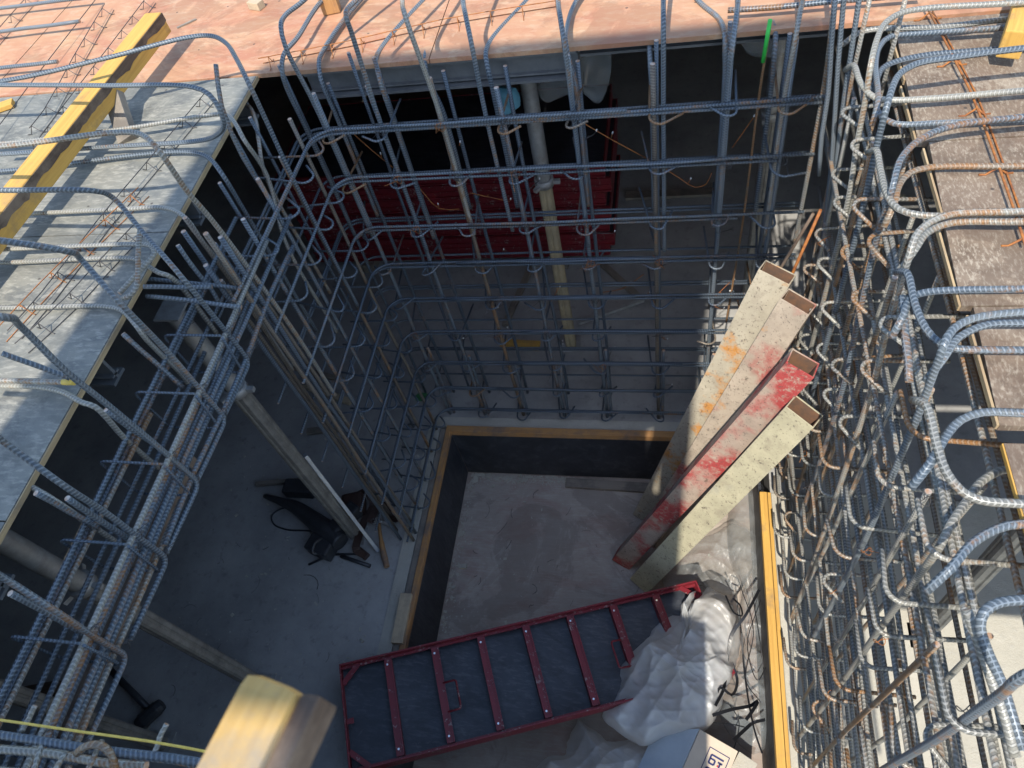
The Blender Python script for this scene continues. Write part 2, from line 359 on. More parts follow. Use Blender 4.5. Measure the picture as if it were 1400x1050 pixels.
def wob(pts, amp=.004, n=5):
    """slightly bent long bar between two points"""
    a, b = np.asarray(pts[0], float), np.asarray(pts[1], float); t = np.linspace(0, 1, n)[:, None]
    P = a+(b-a)*t; P[1:-1] += RNG.normal(0, amp, (n-2, 3)); return smooth_path(P, .25)
def rebar(name, pts, r, mat, parent, label=None, n=8):
    o = MB().tube(pts, r, n, cap_mi=1, u0=RNG.uniform(0, 1)).build(name, [mat, 'cut_steel'], parent)
    if label: o['label'] = label
    return o

# ================================================================== SETTING
DZ = 2.64                                   # top of the formwork decks
PX0, PX1, PY0, PY1, PZ = -1.56, .55, -.2, 2.63, -.6   # opening in the slab
f = MB()
f.box(-9, PX0-.085, -6, 12, -.25, 0); f.box(PX1+.07, 9, -6, 12, -.25, 0)
f.box(PX0-.085, PX1+.07, PY1+.05, 12, -.25, 0); f.box(PX0-.085, PX1+.07, -6, PY0-.05, -.25, 0)
structure('floor_slab', f, 'concrete')
structure('pit_floor', MB().box(-2.2, 1.2, -1, 3.3, PZ-.05, PZ), 'pit_ply')
u = MB(); u.box(-1.735, PX0-.087, .9, 2.755, .0, .012); u.box(-1.735, .5, PY1+.052, 2.765, .001, .014)
structure('concrete_upstand', u, 'concrete_pale')
structure('sunlit_floor_strip', MB().box(PX1+.075, 2.6, -1.6, 2.25, .001, .012), 'concrete_pale')  # pale slab; the sun's brightness is put into its colour
structure('ground', MB().box(-120, 120, -120, 120, -3.2, -3.0), 'concrete')
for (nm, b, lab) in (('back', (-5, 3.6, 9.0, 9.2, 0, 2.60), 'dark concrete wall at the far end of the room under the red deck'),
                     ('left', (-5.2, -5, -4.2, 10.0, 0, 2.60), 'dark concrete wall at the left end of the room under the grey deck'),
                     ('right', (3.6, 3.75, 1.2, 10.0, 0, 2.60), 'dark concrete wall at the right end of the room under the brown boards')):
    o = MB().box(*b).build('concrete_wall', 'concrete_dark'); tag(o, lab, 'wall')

# thin wire offcuts and splinters on the floors
wo = MB()
for k in range(70):
    pit = k % 3; x, y, z = (RNG.uniform(-1.4, .1), RNG.uniform(1.2, 2.5), PZ) if pit else (RNG.uniform(-3.2, -1.75), RNG.uniform(.4, 2.7), 0)
    a_ = RNG.uniform(0, 6.3); L_ = RNG.exponential(.035)+.015; cv = RNG.normal(0, .6)
    wo.tube([(x+L_*q_*math.cos(a_+cv*q_), y+L_*q_*math.sin(a_+cv*q_), z+.004) for q_ in np.linspace(0, 1, 6)], RNG.uniform(.0008, .0018), 4)
tag(wo.build('wire_offcuts', 'wire'), 'dark wire offcuts strewn over the pit floor and the left floor', 'wire scraps', kind='stuff')

# pit formwork lining
t = thing('pit_formwork', 'black faced formwork lining with orange timber edges around the floor opening', 'formwork', (PX0, PY1, 0))
MB().box(PX0-.035, PX0, PY0, PY1+.05, -.02, .035).build('edge_timber', 'wood_orange', t, .003)
MB().box(PX0-.078, PX0-.040, .95, PY1+.03, -.02, .022).build('outer_timber', 'wood_grey', t, .003)
MB().box(PX0, PX1, PY1, PY1+.048, -.02, .037).build('edge_timber', 'wood_orange', t, .003)
MB().box(PX0-.02, PX0-.002, PY0, PY1, PZ+.02, -.022).build('lining_board', 'ply_black', t)
MB().box(PX0, PX1, PY1+.002, PY1+.02, PZ+.02, -.022).build('lining_board', 'ply_black', t)
MB().box(PX1, PX1+.018, PY0, PY1, PZ+.02, -.012).build('lining_board', 'ply_black', t)
o = (MB().box(PX1, PX1+.044, .15, 2.24, -.01, .05).box(PX1+.0475, PX1+.068, .15, 2.24, -.01, .046)).build('edge_timber', 'wood_yellow', t, .003); o['label'] = 'bright yellow edge timber in full sun'
# mortar crumbs along the foot of the lining
cb = MB()
def chip(x, y, z, s_):
    k = RNG.uniform(0, 6.3); tl = RNG.normal(0, .3)
    cb.obox((x, y, z+s_*.3), (math.cos(k), math.sin(k), tl), (-math.sin(k), math.cos(k), 0), (-math.cos(k)*tl, -math.sin(k)*tl, 1), s_*RNG.uniform(.6, 1.5), s_*RNG.uniform(.4, 1), s_*RNG.uniform(.2, .6))
for k in range(900):
    cl = mnoise.noise(Vector((k*.013, 1, 2)))
    if k % 3: x, y = RNG.uniform(PX0+.02, -.72), PY1-abs(RNG.normal(0, .035+.02*cl))-.004
    else: x, y = PX0+abs(RNG.normal(0, .035))+.006, RNG.uniform(1.1, PY1)
    chip(x, y, PZ, RNG.exponential(.003)+.0012)
for k in range(500): chip(RNG.uniform(PX0, .4), RNG.uniform(1.0, PY1), PZ, RNG.exponential(.0018)+.001)
for k in range(500): chip(RNG.uniform(-3.2, PX0-.1), RNG.uniform(.3, 2.8), 0, RNG.exponential(.0022)+.001)
tag(cb.build('mortar_crumbs', 'concrete_pale'), 'pale mortar crumbs scattered over the floors and along the foot of the black pit lining', 'rubble', kind='stuff')
tag(MB().bar((-.78, 2.57, PZ+.02), (.05, 2.55, PZ+.02), .075, .03).build('loose_board', 'wood_grey', None, .003), 'grey brown board lying at the foot of the black back lining', 'board')
A = onz(556, 812, .05); B = onz(543, 880, .05)
tag(MB().bar(A, B, .075, .03).build('loose_board', 'wood_pale', None, .003), 'short pale board nailed on the left edge of the pit beside the red panel', 'board')

# ------------------------------------------------------------------ decks
def sheets(t, xs, ys, mat, z=DZ, th=.021):
    for i in range(len(xs)-1):
        for j in range(len(ys)-1):
            MB().box(xs[i]+.0025, xs[i+1]-.0025, ys[j]+.0025, ys[j+1]-.0025, z-th+RNG.uniform(-.001, 0), z+RNG.uniform(-.0012, 0)).build('plywood_sheet', mat, t)
t = thing('formwork_deck', 'red plywood formwork deck in the sun across the back', 'formwork deck', (-1, 3.1, DZ))
sheets(t, [-6, -3.55, -1.1, 1.35, 3.8], [3.03, 4.28, 5.53, 6.78, 8.03, 9.3], 'ply_red')
def alu_beam(name, a, b, t, w=.08, h=.14, mat='beam'):
    m = MB(); a = np.array(a, float); b = np.array(b, float); x = (b-a)/np.linalg.norm(b-a); y = np.cross((0, 0, 1), x)
    for dz, hh, ww in ((-.006, .006, w), (-h+.006, .006, w), (-h/2, h/2-.012, .012), (-.028, .004, w*.55), (-h+.028, .004, w*.55)):
        m.obox((a+b)/2+np.array([0, 0, dz]), x, y, (0, 0, 1), np.linalg.norm(b-a)/2, ww/2, hh)
    return m.build(name, mat, t)
alu_beam('edge_beam', (-1.75, 3.09, DZ-.023), (-.43, 3.09, DZ-.023), t, .10, .14)
alu_beam('edge_beam', (-.42, 3.12, DZ-.023), (.62, 3.12, DZ-.023), t, .06, .06)
for y in (4.3, 5.5, 6.8): alu_beam('joist', (-6, y, DZ-.023), (3.8, y, DZ-.023), t)
t = thing('formwork_deck', 'grey plywood formwork deck on the left, half shaded at its edge', 'formwork deck', (-1.97, 1.5, DZ))
sheets(t, [-6.9, -4.43, -1.965], [-4.2, -1.9, -.55, .70, 1.95, 3.02], 'ply_grey')
MB().box(-1.9635, -1.960, -.55, 3.02, DZ-.021, DZ-.001).build('plywood_edge', 'ply_edge', t)
for y in (.55, 1.35, 2.2, 2.9): alu_beam('joist', (-6.9, y, DZ-.023), (-2.0, y, DZ-.023), t)
t = thing('formwork_deck', 'weathered brown board deck with white scuffs on the right', 'formwork deck', (.83, 1.8, DZ))
yb = [1.12, 1.52, 1.90, 2.26, 2.62, 3.01]
for k in range(5):
    x0 = .825+[.0, -.012, .01, -.006, .012][k]
    o = MB().prism([(x0-.008, yb[k]+.002), (4.4, yb[k]+.002), (4.4, yb[k+1]-.002), (x0+.010, yb[k+1]-.002)], (0, 0, DZ-.024+.002*(k % 2)), (1, 0, 0), (0, 1, 0), (0, 0, 1), .024).build('plywood_board', 'ply_brown', t)
    MB().box(x0-.014, x0-.0075, yb[k]+.004, yb[k+1]-.03, DZ-.022, DZ-.002).build('board_edge', 'ply_edge', t)
for y in (1.6, 2.7): alu_beam('joist', (1.1, y, DZ-.023), (4.4, y, DZ-.023), t)
t = thing('formwork_deck', 'separate pale brown sheet with a yellow edge at the right frame border', 'formwork deck', (.81, .95, DZ))
MB().box(.815, 4.4, -.25, 1.07, DZ-.024, DZ-.001).build('plywood_board', 'ply_brown', t)
MB().box(.811, .8145, -.25, 1.07, DZ-.018, DZ-.003).build('board_edge', 'wood_yellow', t)
t = thing('formwork_deck', 'added formwork deck on the near side, unseen below the viewer, shading the shaft', 'formwork deck', (-1, -1, DZ))
sheets(t, [-1.9, .02], [-4.2, -1.7, -.45], 'ply_grey')  # out of view, added to help keep the shaft in shade
t = thing('shade_shutter', 'tall added shutter, unseen behind the viewer, shading the shaft', 'formwork', (-1.1, -1.4, DZ))  # unseen sun blocker, added to cast the shade over the shaft
for bx in ((-2.44, -.578, DZ+.005, 9.12), (-.5765, -.4835, DZ+.005, 5.15), (-.5765, -.4835, 5.92, 9.12), (-.482, -.28, DZ+.005, 9.12), (-.2785, .13, 7.55, 9.12)):  # slot lets sun onto the foreground timber; upper right strip adds shade
    MB().box(bx[0], bx[1], -1.42, -1.40, bx[2], bx[3]).build('shade_face', 'ply_black', t)
for x in (-2.4, -1.85, -1.3, -.75, -.38): MB().box(x, x+.05, -1.54, -1.422, DZ+.005, 9.0).build('shade_soldier', 'red', t)
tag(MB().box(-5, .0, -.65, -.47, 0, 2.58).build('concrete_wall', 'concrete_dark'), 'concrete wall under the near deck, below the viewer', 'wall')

# ================================================================== REBAR CAGES
rows = [.11, .38, .67, .99, 1.30, 1.59, 1.87, 2.20, 2.48]
def hook(c, d_leg, d_tail, leg, rb, tail, dz=0, turn=160, r=.006, mat='rebar', parent=None, label=None):
    """tie hook: leg comes in along -d_leg, turns round a bar towards d_tail"""
    c = np.array(c, float); l = np.array(d_leg, float); l /= np.linalg.norm(l); s = np.array(d_tail, float); s /= np.linalg.norm(s)
    pts = [c+l*leg, c]
    for a in np.linspace(15, turn, 8):
        a = rad(a); pts.append(c+s*rb*(1-math.cos(a))-l*rb*math.sin(a)+np.array([0, 0, dz*a/3]))
    e = pts[-1]-pts[-2]; e /= np.linalg.norm(e); pts.append(pts[-1]+e*tail)
    return rebar('tie_hook', np.array(pts), r, mat, parent, label, 7)
def trace(vert, plane, val, horiz, dz=.03, end=None, start=None):
    """bar standing in a plane, bent over at its top; photo pixels measured along it"""
    P = [on(*q, plane, val) for q in vert]
    if start is not None: P.insert(0, np.array(start(P[0])))
    z = P[-1][2]+dz
    Hh = [onz(*q, z) for q in horiz]
    if end is not None: Hh.append(Hh[-1]+np.array(end))
    return smooth_path(np.array(P+Hh), .025)

# ---- back cage
bc = thing('rebar_cage', 'back wall rebar cage, a grid of bars across the far side of the shaft', 'rebar cage', (-.5, 2.8, 0), 'rebar cages round the shaft')
ux = [-1.60, -1.335, -1.045, -.745, -.44, -.085, .215, .45]
FY, BY = 2.805, 3.0
for i, x in enumerate(ux):
    lo = RNG.uniform(1.55, 1.8); xb = x+RNG.uniform(.0, .03)
    rebar('upright_bar', wob([(x, FY, -.04), (x+RNG.normal(0, .006), FY, 2.60+RNG.uniform(0, .14))]), .0115, 'rebar_brown' if i in (2, 5) else 'rebar', bc)
    rebar('upright_bar', wob([(x+.028, FY+.01, -.04), (x+.034, FY+.008, .66+RNG.uniform(-.1, .15))], .002), .010, 'rebar', bc)
    rebar('upright_bar', wob([(xb-.01, BY, -.02), (xb-.01+RNG.normal(0, .008), BY, 2.62+RNG.uniform(-.05, .1))]), .0102, 'rebar_dark', bc)
rebar('upright_bar', wob([(-1.83, 2.99, 0), (-1.81, 2.99, 2.7)]), .009, 'rebar_dark', bc)
rebar('upright_bar', wob([(-1.47, 2.98, 0), (-1.44, 2.97, 2.74)]), .009, 'rebar_dark', bc, 'plain straight bar without a bent top')
front = [([(430, 143), (390, 63)], [(384, 37), (390, 21), (416, 0)], (.3, .5, .1)), ([(521, 171), (479, 40)], [(473, 23), (475, 12), (487, 0)], (.2, .5, .1)),
         ([(599, 149), (561, 43)], [(553, 18), (550, 0)], (.05, .3, .3)), ([(661, 143), (644, 57)], [(636, 18), (633, 0)], (.0, .3, .3)), ([(783, 151), (771, 57)], [(766, 24), (763, 0)], (.0, .3, .3)),
         ([(907, 134), (907, 50)], [(907, 20), (907, 0)], (0, .3, .3)), ([(994, 126), (1002, 60)], [(1007, 20), (1009, 0)], (0, .3, .3)), ([(1074, 123), (1087, 55)], [(1094, 16), (1097, 0)], (0, .3, .3)), ([(1128, 111), (1136, 50)], [(1139, 20), (1141, 0)], (0, .3, .3))]
for v, h, e in front:
    P0 = on(*v[0], 'y', FY-.006); zl = RNG.uniform(1.6, 1.8)
    rebar('starter_bar', trace(v, 'y', FY-.006, h, .06, e, lambda p: (p[0]+.004, p[1], zl)), .0105, 'rebar_weathered' if RNG.random() < .35 else 'rebar', bc)
back = [([(416, 171), (393, 123), (386, 100)], [(387, 77), (407, 51), (441, 0)]), ([(459, 157), (439, 109)], [(436, 86), (444, 66), (493, 0)]), ([(544, 183), (519, 109)], [(514, 83), (521, 66), (579, 0)]),
        ([(605, 150), (585, 108)], [(581, 86), (584, 63), (613, 0)]), ([(673, 120), (668, 98)], [(664, 77), (670, 57), (721, 0)]), ([(786, 110), (777, 78)], [(773, 57), (774, 43), (789, 0)]),
        ([(891, 123), (889, 90)], [(888, 65), (883, 31), (869, 0)]), ([(991, 100), (991, 69)], [(991, 49), (983, 26), (954, 0)]), ([(1054, 123), (1059, 70)], [(1060, 43), (1051, 23), (1014, 0)])]
for v, h in back:
    zl = RNG.uniform(1.55, 1.8)
    rebar('starter_bar', trace(v, 'y', BY-.02, h, .05, (h[-1][0] > 860 and -.15 or .25, .55, .02), lambda p: (p[0], p[1], zl)), .0112, 'rebar', bc)
o = rebar('starter_bar', smooth_path([on(1054, 28, 'y', 2.97), on(1049, 60, 'y', 2.97), on(1038, 130, 'y', 2.97), on(1016, 300, 'y', 2.97), on(993, 440, 'y', 2.97)], .05), .006, 'rebar_rusty', bc, 'thin rusty bar with a green painted top')
MB().tube([on(1053, 27, 'y', 2.965), on(1043, 85, 'y', 2.965)], .0085, 8).build('paint_mark', 'green_paint', o)
for k, z in enumerate(rows):
    for q, (dz, dy, x1) in enumerate(((0, -.022, .60), (-.026, -.022, .3+.3*((k*7) % 3)/2), (.012, -.042, -.2+.4*((k*5) % 4)/3))):
        jit = RNG.normal(0, .004)
        if q < 2: path = fillet([(x1, FY+dy, z+dz), (-.6, FY+dy+jit, z+dz+jit), (-1.655-.02*q, FY+dy, z+dz), (-1.655-.02*q, 1.74+RNG.uniform(-.05, .2), z+dz+RNG.normal(0, .006))], .11)
        else: path = wob([(x1, FY+dy, z+dz), (x1-1.1, FY+dy, z+dz)])
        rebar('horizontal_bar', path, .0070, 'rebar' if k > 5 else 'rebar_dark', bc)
    zb = z-.175
    if zb > 0:
        for q, dz in enumerate((0, .022)):
            if q and k % 2: continue
            path = fillet([(.62-.3*q*(k % 2), BY+.02, zb+dz), (-.5, BY+.02, zb+dz), (-1.86, BY+.02, zb+dz), (-1.86, 1.76+.15*q, zb+dz)], .11)
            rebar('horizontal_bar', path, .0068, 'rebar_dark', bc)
# upright_bar count stays under 100; hooks at the crossings
for k, z in enumerate(rows):
    for i, x in enumerate(ux):
        if (k*3+i*5) % 17 == 0: continue
        sgn = 1 if (i*2+k) % 5 else -1
        sx = RNG.uniform(-.008, .008); mt = 'rebar_rusty' if RNG.random() < (.3 if k > 6 else .08) else ('rebar' if k > 4 else 'rebar_dark')
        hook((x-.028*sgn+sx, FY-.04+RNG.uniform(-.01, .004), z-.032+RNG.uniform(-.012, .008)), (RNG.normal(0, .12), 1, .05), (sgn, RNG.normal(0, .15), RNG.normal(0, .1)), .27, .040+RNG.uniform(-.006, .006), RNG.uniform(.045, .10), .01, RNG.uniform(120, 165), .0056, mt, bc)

for k in range(48):
    i, z = RNG.integers(0, 8), rows[RNG.integers(2, 9)]; c = np.array([ux[i]+.012, FY-.052, z-.005])
    q = [c+.021*np.array([math.cos(a), .35*math.sin(2*a), math.sin(a)]) for a in np.linspace(0, 7.5, 20)]; e = c+np.array([.0, -.012, .0])
    MB().tube(q+[e, e+RNG.normal(0, .02, 3)+np.array([0, -.015, .01]), e+RNG.normal(0, .04, 3)+np.array([0, -.02, .01])], .0014, 5).build('tie_wire', 'rust_wire' if k % 4 == 0 else 'wire', bc)
for k in range(22):
    i, z = RNG.integers(1, 8), rows[RNG.integers(0, 8)]; c = np.array([ux[i]+RNG.normal(0, .02), BY-.02, z+RNG.uniform(-.02, .05)]); m = MB(); tp = MB(); dv = RNG.normal(0, .03, 3)+np.array([.03, 0, .02])
    m.tube([c, c+dv*1.6], .0022, 5)
    for q_ in (.7, 1.6):
        for sg in (1,):
            e = c+dv*q_+np.array([.014*sg, -.02, .03]); m.tube([c+dv*q_, e], .0018, 5)
            if q_ > 1: tp.tube([e, e+np.array([.003*sg, -.003, .011])], .004, 5)
    o = m.build('spacer_clip', 'rust_wire' if k % 3 == 0 else 'wire', bc)
    if tp.nv: tp.build('plastic_tip', 'white_tip', o)
# ---- left wall cage (between the door jamb and the back corner)
lc = thing('rebar_cage', 'left corner rebar cage with a bundle of jamb bars running down to the floor', 'rebar cage', (-1.7, 2.2, 0), 'rebar cages round the shaft')
LX, OX = -1.675, -1.86
for y in (2.02, 2.24, 2.47, 2.66):
    rebar('upright_bar', wob([(LX, y, -.03), (LX, y+RNG.normal(0, .01), 2.55+RNG.uniform(0, .12))]), .010, 'rebar_brown' if y > 2.3 else 'rebar', lc)
    rebar('upright_bar', wob([(OX, y+.02, -.03), (OX, y+RNG.normal(0, .01), 2.5+RNG.uniform(0, .2))]), .0088, 'rebar_dark', lc)
for i, (x, y, zt) in enumerate([(-1.66, 1.79, 2.77), (-1.66, 1.845, 2.70), (-1.69, 1.90, 2.66), (-1.85, 1.90, 2.685), (-1.86, 1.96, 2.70), (-1.76, 1.80, 2.60), (-1.80, 1.86, 2.45)]):
    rebar('jamb_bar', wob([(x, y, -.03), (x, y, zt)], .006, 6), .0105, 'rebar_brown' if i % 2 == 0 else 'rebar_dark', lc)
up = [([(400, 243), (363, 163), (340, 114)], [(323, 80), (309, 59), (289, 49), (257, 51), (143, 80), (0, 111)], -1.66), ([(361, 234), (354, 194)], [(349, 163), (337, 143), (314, 139), (286, 141), (0, 169)], -1.86),
      ([(331, 283), (303, 237)], [(283, 214), (257, 208), (206, 210), (0, 234)], -1.86), ([(400, 450), (289, 300), (257, 263), (217, 206)], [(194, 184), (160, 181), (0, 200)], -1.66), ([(297, 356), (274, 327), (262, 308)], [(249, 294), (223, 284), (171, 286), (0, 293)], -1.86),
      ([(390, 330), (365, 240), (333, 190)], [(323, 171), (309, 157), (274, 159), (183, 174), (-20, 198)], -1.80)]
for v, h, x in up:
    zl = RNG.uniform(1.5, 1.7)
    rebar('starter_bar', trace(v, 'x', x, h, .02, (-.8, .05, 0), lambda p: (p[0], p[1], min(p[2]-.1, zl))), .0098, 'rebar_weathered' if RNG.random() < .5 else 'rebar', lc)
hp = [(0, 116), (143, 117), (263, 119), (286, 129), (300, 149), (306, 169), (297, 184), (274, 192), (143, 201), (0, 211)]
zz = [3.0, 3.0, 3.0, 2.98, 2.93, 2.87, 2.79, 2.73, 2.70, 2.70]
P = np.array([onz(*q, z) for q, z in zip(hp, zz)]); P[:, 1] = P[:, 1]
rebar('hairpin_bar', smooth_path(P, .03), .0098, 'rebar', lc, 'hairpin bar bent back on itself over the left deck')
rebar('upright_bar', smooth_path([on(295, 88, 'x', -1.78), on(303, 145, 'x', -1.78), on(332, 215, 'x', -1.78), on(366, 268, 'x', -1.78)], .1), .0095, 'rebar', lc)
for k, z in enumerate(rows):
    for i, y in enumerate((2.02, 2.24, 2.47, 2.66)):
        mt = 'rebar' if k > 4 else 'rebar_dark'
        hook((LX+.05, y-.025, z-.03), (-1, RNG.normal(0, .1), .03), (RNG.normal(0, .15), 1, 0), .25, .036, RNG.uniform(.04, .09), .008, RNG.uniform(120, 165), .0056, mt, lc)

# ---- left lintel cage over the door opening
ll = thing('rebar_cage', 'long lintel rebar cage slung along the left deck edge with closely packed bars', 'rebar cage', (-1.75, .8, 2.3), 'rebar cages round the shaft')
for i, (x, z, y0, y1, r) in enumerate([(-1.66, 2.475, -.8, 2.05, .0095), (-1.672, 2.43, -.8, 1.8, .0095), (-1.665, 2.385, -.8, 2.3, .0095), (-1.675, 2.345, -.8, 1.6, .0095), (-1.662, 2.305, -.8, .95, .0095), (-1.655, 2.315, .78, 2.2, .0095),
                                     (-1.85, 2.475, -.8, 2.2, .0095), (-1.852, 2.435, -.8, 2.1, .0095), (-1.83, 2.45, -.8, 1.22, .009), (-1.86, 2.33, -.8, 2.3, .009), (-1.84, 2.30, -.8, 1.6, .009), (-1.76, 2.30, -.8, 2.0, .009)]):
    rebar('lintel_bar', wob([(x, y0, z), (x+RNG.normal(0, .006), y1, z+RNG.normal(0, .006))], .004, 6), r, 'rebar' if i % 4 else 'rebar_weathered', ll)
ups = [([(331, 481), (246, 376)], [(194, 316), (154, 270), (129, 261), (0, 260)]), ([(297, 560), (229, 481), (160, 410)], [(109, 353), (94, 344), (0, 329)]),
       ([(260, 649), (200, 597), (143, 550), (86, 504)], [(29, 447), (0, 433)]), ([(211, 751), (143, 700), (86, 663)], [(0, 600), (-55, 561)]), ([(154, 887), (80, 838)], [(0, 787), (-55, 757)])]
for v, h in ups:
    P = [on(*q, 'x', -1.645) for q in v]; zt = P[-1][2]
    Hh = [onz(*q, zt+(.30 if len(h) > 2 else .33)*min(1, (j+1)/len(h))) for j, q in enumerate(h)]
    y = P[0][1]; B0 = list(fillet([np.array([-1.66, y-.27, 2.285]), np.array([-1.646, y, 2.285]), P[0]+(P[1]-P[0])*.25], .035, 6))
    rebar('stirrup_bar', smooth_path(np.array(B0+P[1:]+Hh+[Hh[-1]+np.array([-.6, 0, .05])]), .03), .0096, 'rebar', ll)
lows = [([(237, 501), (200, 464), (190, 450)], [(183, 441), (166, 424), (143, 419), (0, 421)]), ([(217, 640), (171, 600), (130, 556)], [(114, 551), (86, 536), (51, 529), (0, 527)]), ([(111, 709), (80, 688)], [(49, 669), (14, 651), (-20, 645)]), ([(243, 387), (228, 376)], [(217, 373), (200, 362), (183, 354), (0, 359)])]
for v, h in lows:
    P = [on(*q, 'x', -1.85) for q in v]
    rebar('hairpin_bar', smooth_path(np.array([np.array([-1.85, P[0][1], 2.29])]+P+[onz(*q, P[-1][2]+.01) for q in h]+[onz(*h[-1], P[-1][2]+.01)+np.array([-.7, .03, 0])]), .03), .0096, 'rebar_weathered', ll)
hp = [(0, 341), (186, 334), (206, 336), (211, 347), (197, 364), (163, 401)]
rebar('hairpin_bar', smooth_path([onz(*q, z) for q, z in zip(hp, [2.70, 2.70, 2.70, 2.70, 2.69, 2.685])], .03), .0096, 'rebar_weathered', ll)
rebar('hairpin_bar', smooth_path([onz(191, 315, 2.76), onz(189, 345, 2.74), onz(186, 393, 2.71), onz(178, 404, 2.70), onz(168, 408, 2.69)], .03), .0096, 'rebar_weathered', ll)
rebar('hairpin_bar', wob([onz(-60, 519, 2.70), onz(101, 523, 2.70)], .002), .0096, 'rebar_weathered', ll, 'straight bar end with a yellow painted tip')
MB().tube([onz(86, 522.6, 2.70), onz(101.5, 523, 2.70)], .0103, 8).build('paint_mark', 'cord', ll)
rebar('hairpin_bar', wob([onz(3, 483, 2.86), onz(96, 517, 2.72)], .002), .0096, 'rebar', ll)
for a, b, z0, z1 in (((145, 560), (260, 643), 2.72, 2.31), ((49, 674), (135, 722), 2.70, 2.44), ((92, 681), (205, 757), 2.72, 2.31), ((14, 811), (154, 888), 2.72, 2.31), ((200, 405), (330, 420), 2.60, 2.50), ((243, 335), (300, 415), 2.68, 2.42), ((168, 456), (250, 530), 2.66, 2.40), ((196, 392), (290, 392), 2.64, 2.56), ((190, 380), (330, 395), 2.6, 2.46)):
    rebar('short_bar', wob([onz(*a, z0), onz(*b, z1)], .002), .0092, 'rebar', ll)
for y in (1.57, 1.31, 1.03, .75, .45, .17):
    MB().tube(fillet([(-1.63, y-.05, 2.50), (-1.655, y-.05, 2.285), (-1.87, y-.05, 2.28), (-1.875, y-.05, 2.52), (-1.63, y-.05, 2.515)], .03), .005, 7).build('stirrup_bar', 'rebar_dark', ll)
    for (x, z) in ((-1.64, 2.47), (-1.645, 2.31), (-1.84, 2.46)):
        c = np.array([x, y, z]); q = [c+.016*np.array([math.cos(a)*.7, .6*math.sin(2*a), math.sin(a)])+np.array([0, .001*a, 0]) for a in np.linspace(0, 9, 26)]
        MB().tube(q+[c+np.array([.03, .02, .03]), c+np.array([.045, .05, .02])], .0011, 5).build('tie_wire', 'wire', ll)

# ---- right wall cage
rc = thing('rebar_cage', 'right wall rebar cage seen edge-on, dense sunlit bars with many rusty hooks', 'rebar cage', (.72, 1.2, 0), 'rebar cages round the shaft')
IX, RX = .69, .82
for k, z in enumerate(rows):
    for q in range(5):
        if q == 4 and k % 2: continue
        x = (.690, .72, .695, .84, .87)[q]+RNG.normal(0, .013); dz = (0, .012, -.03, 0, -.025)[q]
        y0 = -.9 if q != 2 else RNG.uniform(-.5, .8); y1 = 2.95 if q not in (1,) else RNG.uniform(1.2, 2.6)
        rebar('horizontal_bar', wob([(x, y0, z+dz+RNG.normal(0, .01)), (x+RNG.normal(0, .022), y1, z+dz+RNG.normal(0, .014))], .004, 6), .0088, ('rebar_weathered', 'rebar_weathered', 'rebar_weathered', 'rebar_weathered', 'rebar_rusty')[q], rc)
rv = [([(1160, 271), (1171, 200), (1183, 137), (1191, 86)], [(1200, 51), (1211, 31), (1234, 17), (1271, 11), (1400, 3)]), ([(1177, 297), (1189, 243), (1200, 194), (1211, 151)], [(1219, 123), (1231, 100), (1257, 86), (1300, 79), (1400, 66)]),
      ([(1151, 536), (1183, 393), (1200, 321), (1210, 290), (1220, 257)], [(1229, 223), (1243, 203), (1266, 186), (1300, 173), (1400, 160)]), ([(1103, 794), (1160, 629), (1197, 514), (1209, 464), (1231, 387), (1243, 350)], [(1251, 324), (1271, 304), (1300, 293), (1400, 289)]),
      ([(1180, 743), (1229, 629), (1257, 563), (1280, 501), (1286, 485)], [(1291, 470), (1303, 450), (1329, 436), (1400, 427)]), ([(1086, 1018), (1160, 921), (1200, 864), (1251, 794), (1286, 745)], [(1300, 717), (1323, 683), (1340, 660), (1366, 644), (1400, 640)])]
for j, (v, h) in enumerate(rv):
    rebar('starter_bar', trace(v, 'x', IX-.02, h, .03, (.8, .02, .0), lambda p: (p[0]+.005, p[1], max(-.03, p[2]-1.2))), .0108, 'rebar_weathered' if j in (0, 3, 5) else 'rebar', rc)
rebar('starter_bar', smooth_path([(.655, .45, 0), (.65, .45, 1.0), on(1217, 1047, 'x', .645), on(1286, 1007, 'x', .645), on(1343, 967, 'x', .645), on(1370, 948, 'x', .645), onz(1400, 924, 2.86), onz(1450, 905, 2.88)], .04), .0108, 'rebar', rc)
for y, zt in ((2.78, 2.9), (2.66, 2.55), (2.3, 2.62), (2.05, 2.5), (1.72, 2.55), (1.42, 2.35), (1.0, 2.5), (.66, 2.3), (.28, 2.5), (.1, 2.4)):
    rebar('upright_bar', wob([(IX+RNG.normal(0, .01), y+RNG.normal(0, .03), -.03), (IX+RNG.normal(0, .012), y, zt)], .006), .009, 'rebar_weathered' if RNG.random() < .6 else 'rebar_rusty', rc)
    rebar('upright_bar', wob([(RX+RNG.normal(0, .01), y+.06+RNG.normal(0, .05), -.03), (RX+RNG.normal(0, .012), y+.05, zt-.05)], .006), .009, 'rebar_weathered', rc)
for p0, p1 in (((1154, 0), (1117, 420)), ((1175, 0), (1128, 330)), ((1139, 29), (1120, 240))):
    A = on(*p0, 'y', 2.72); B = on(*p1, 'y', 2.70)
    rebar('upright_bar', wob([B, A+(A-B)*.15], .004), .0098, 'rebar', rc)
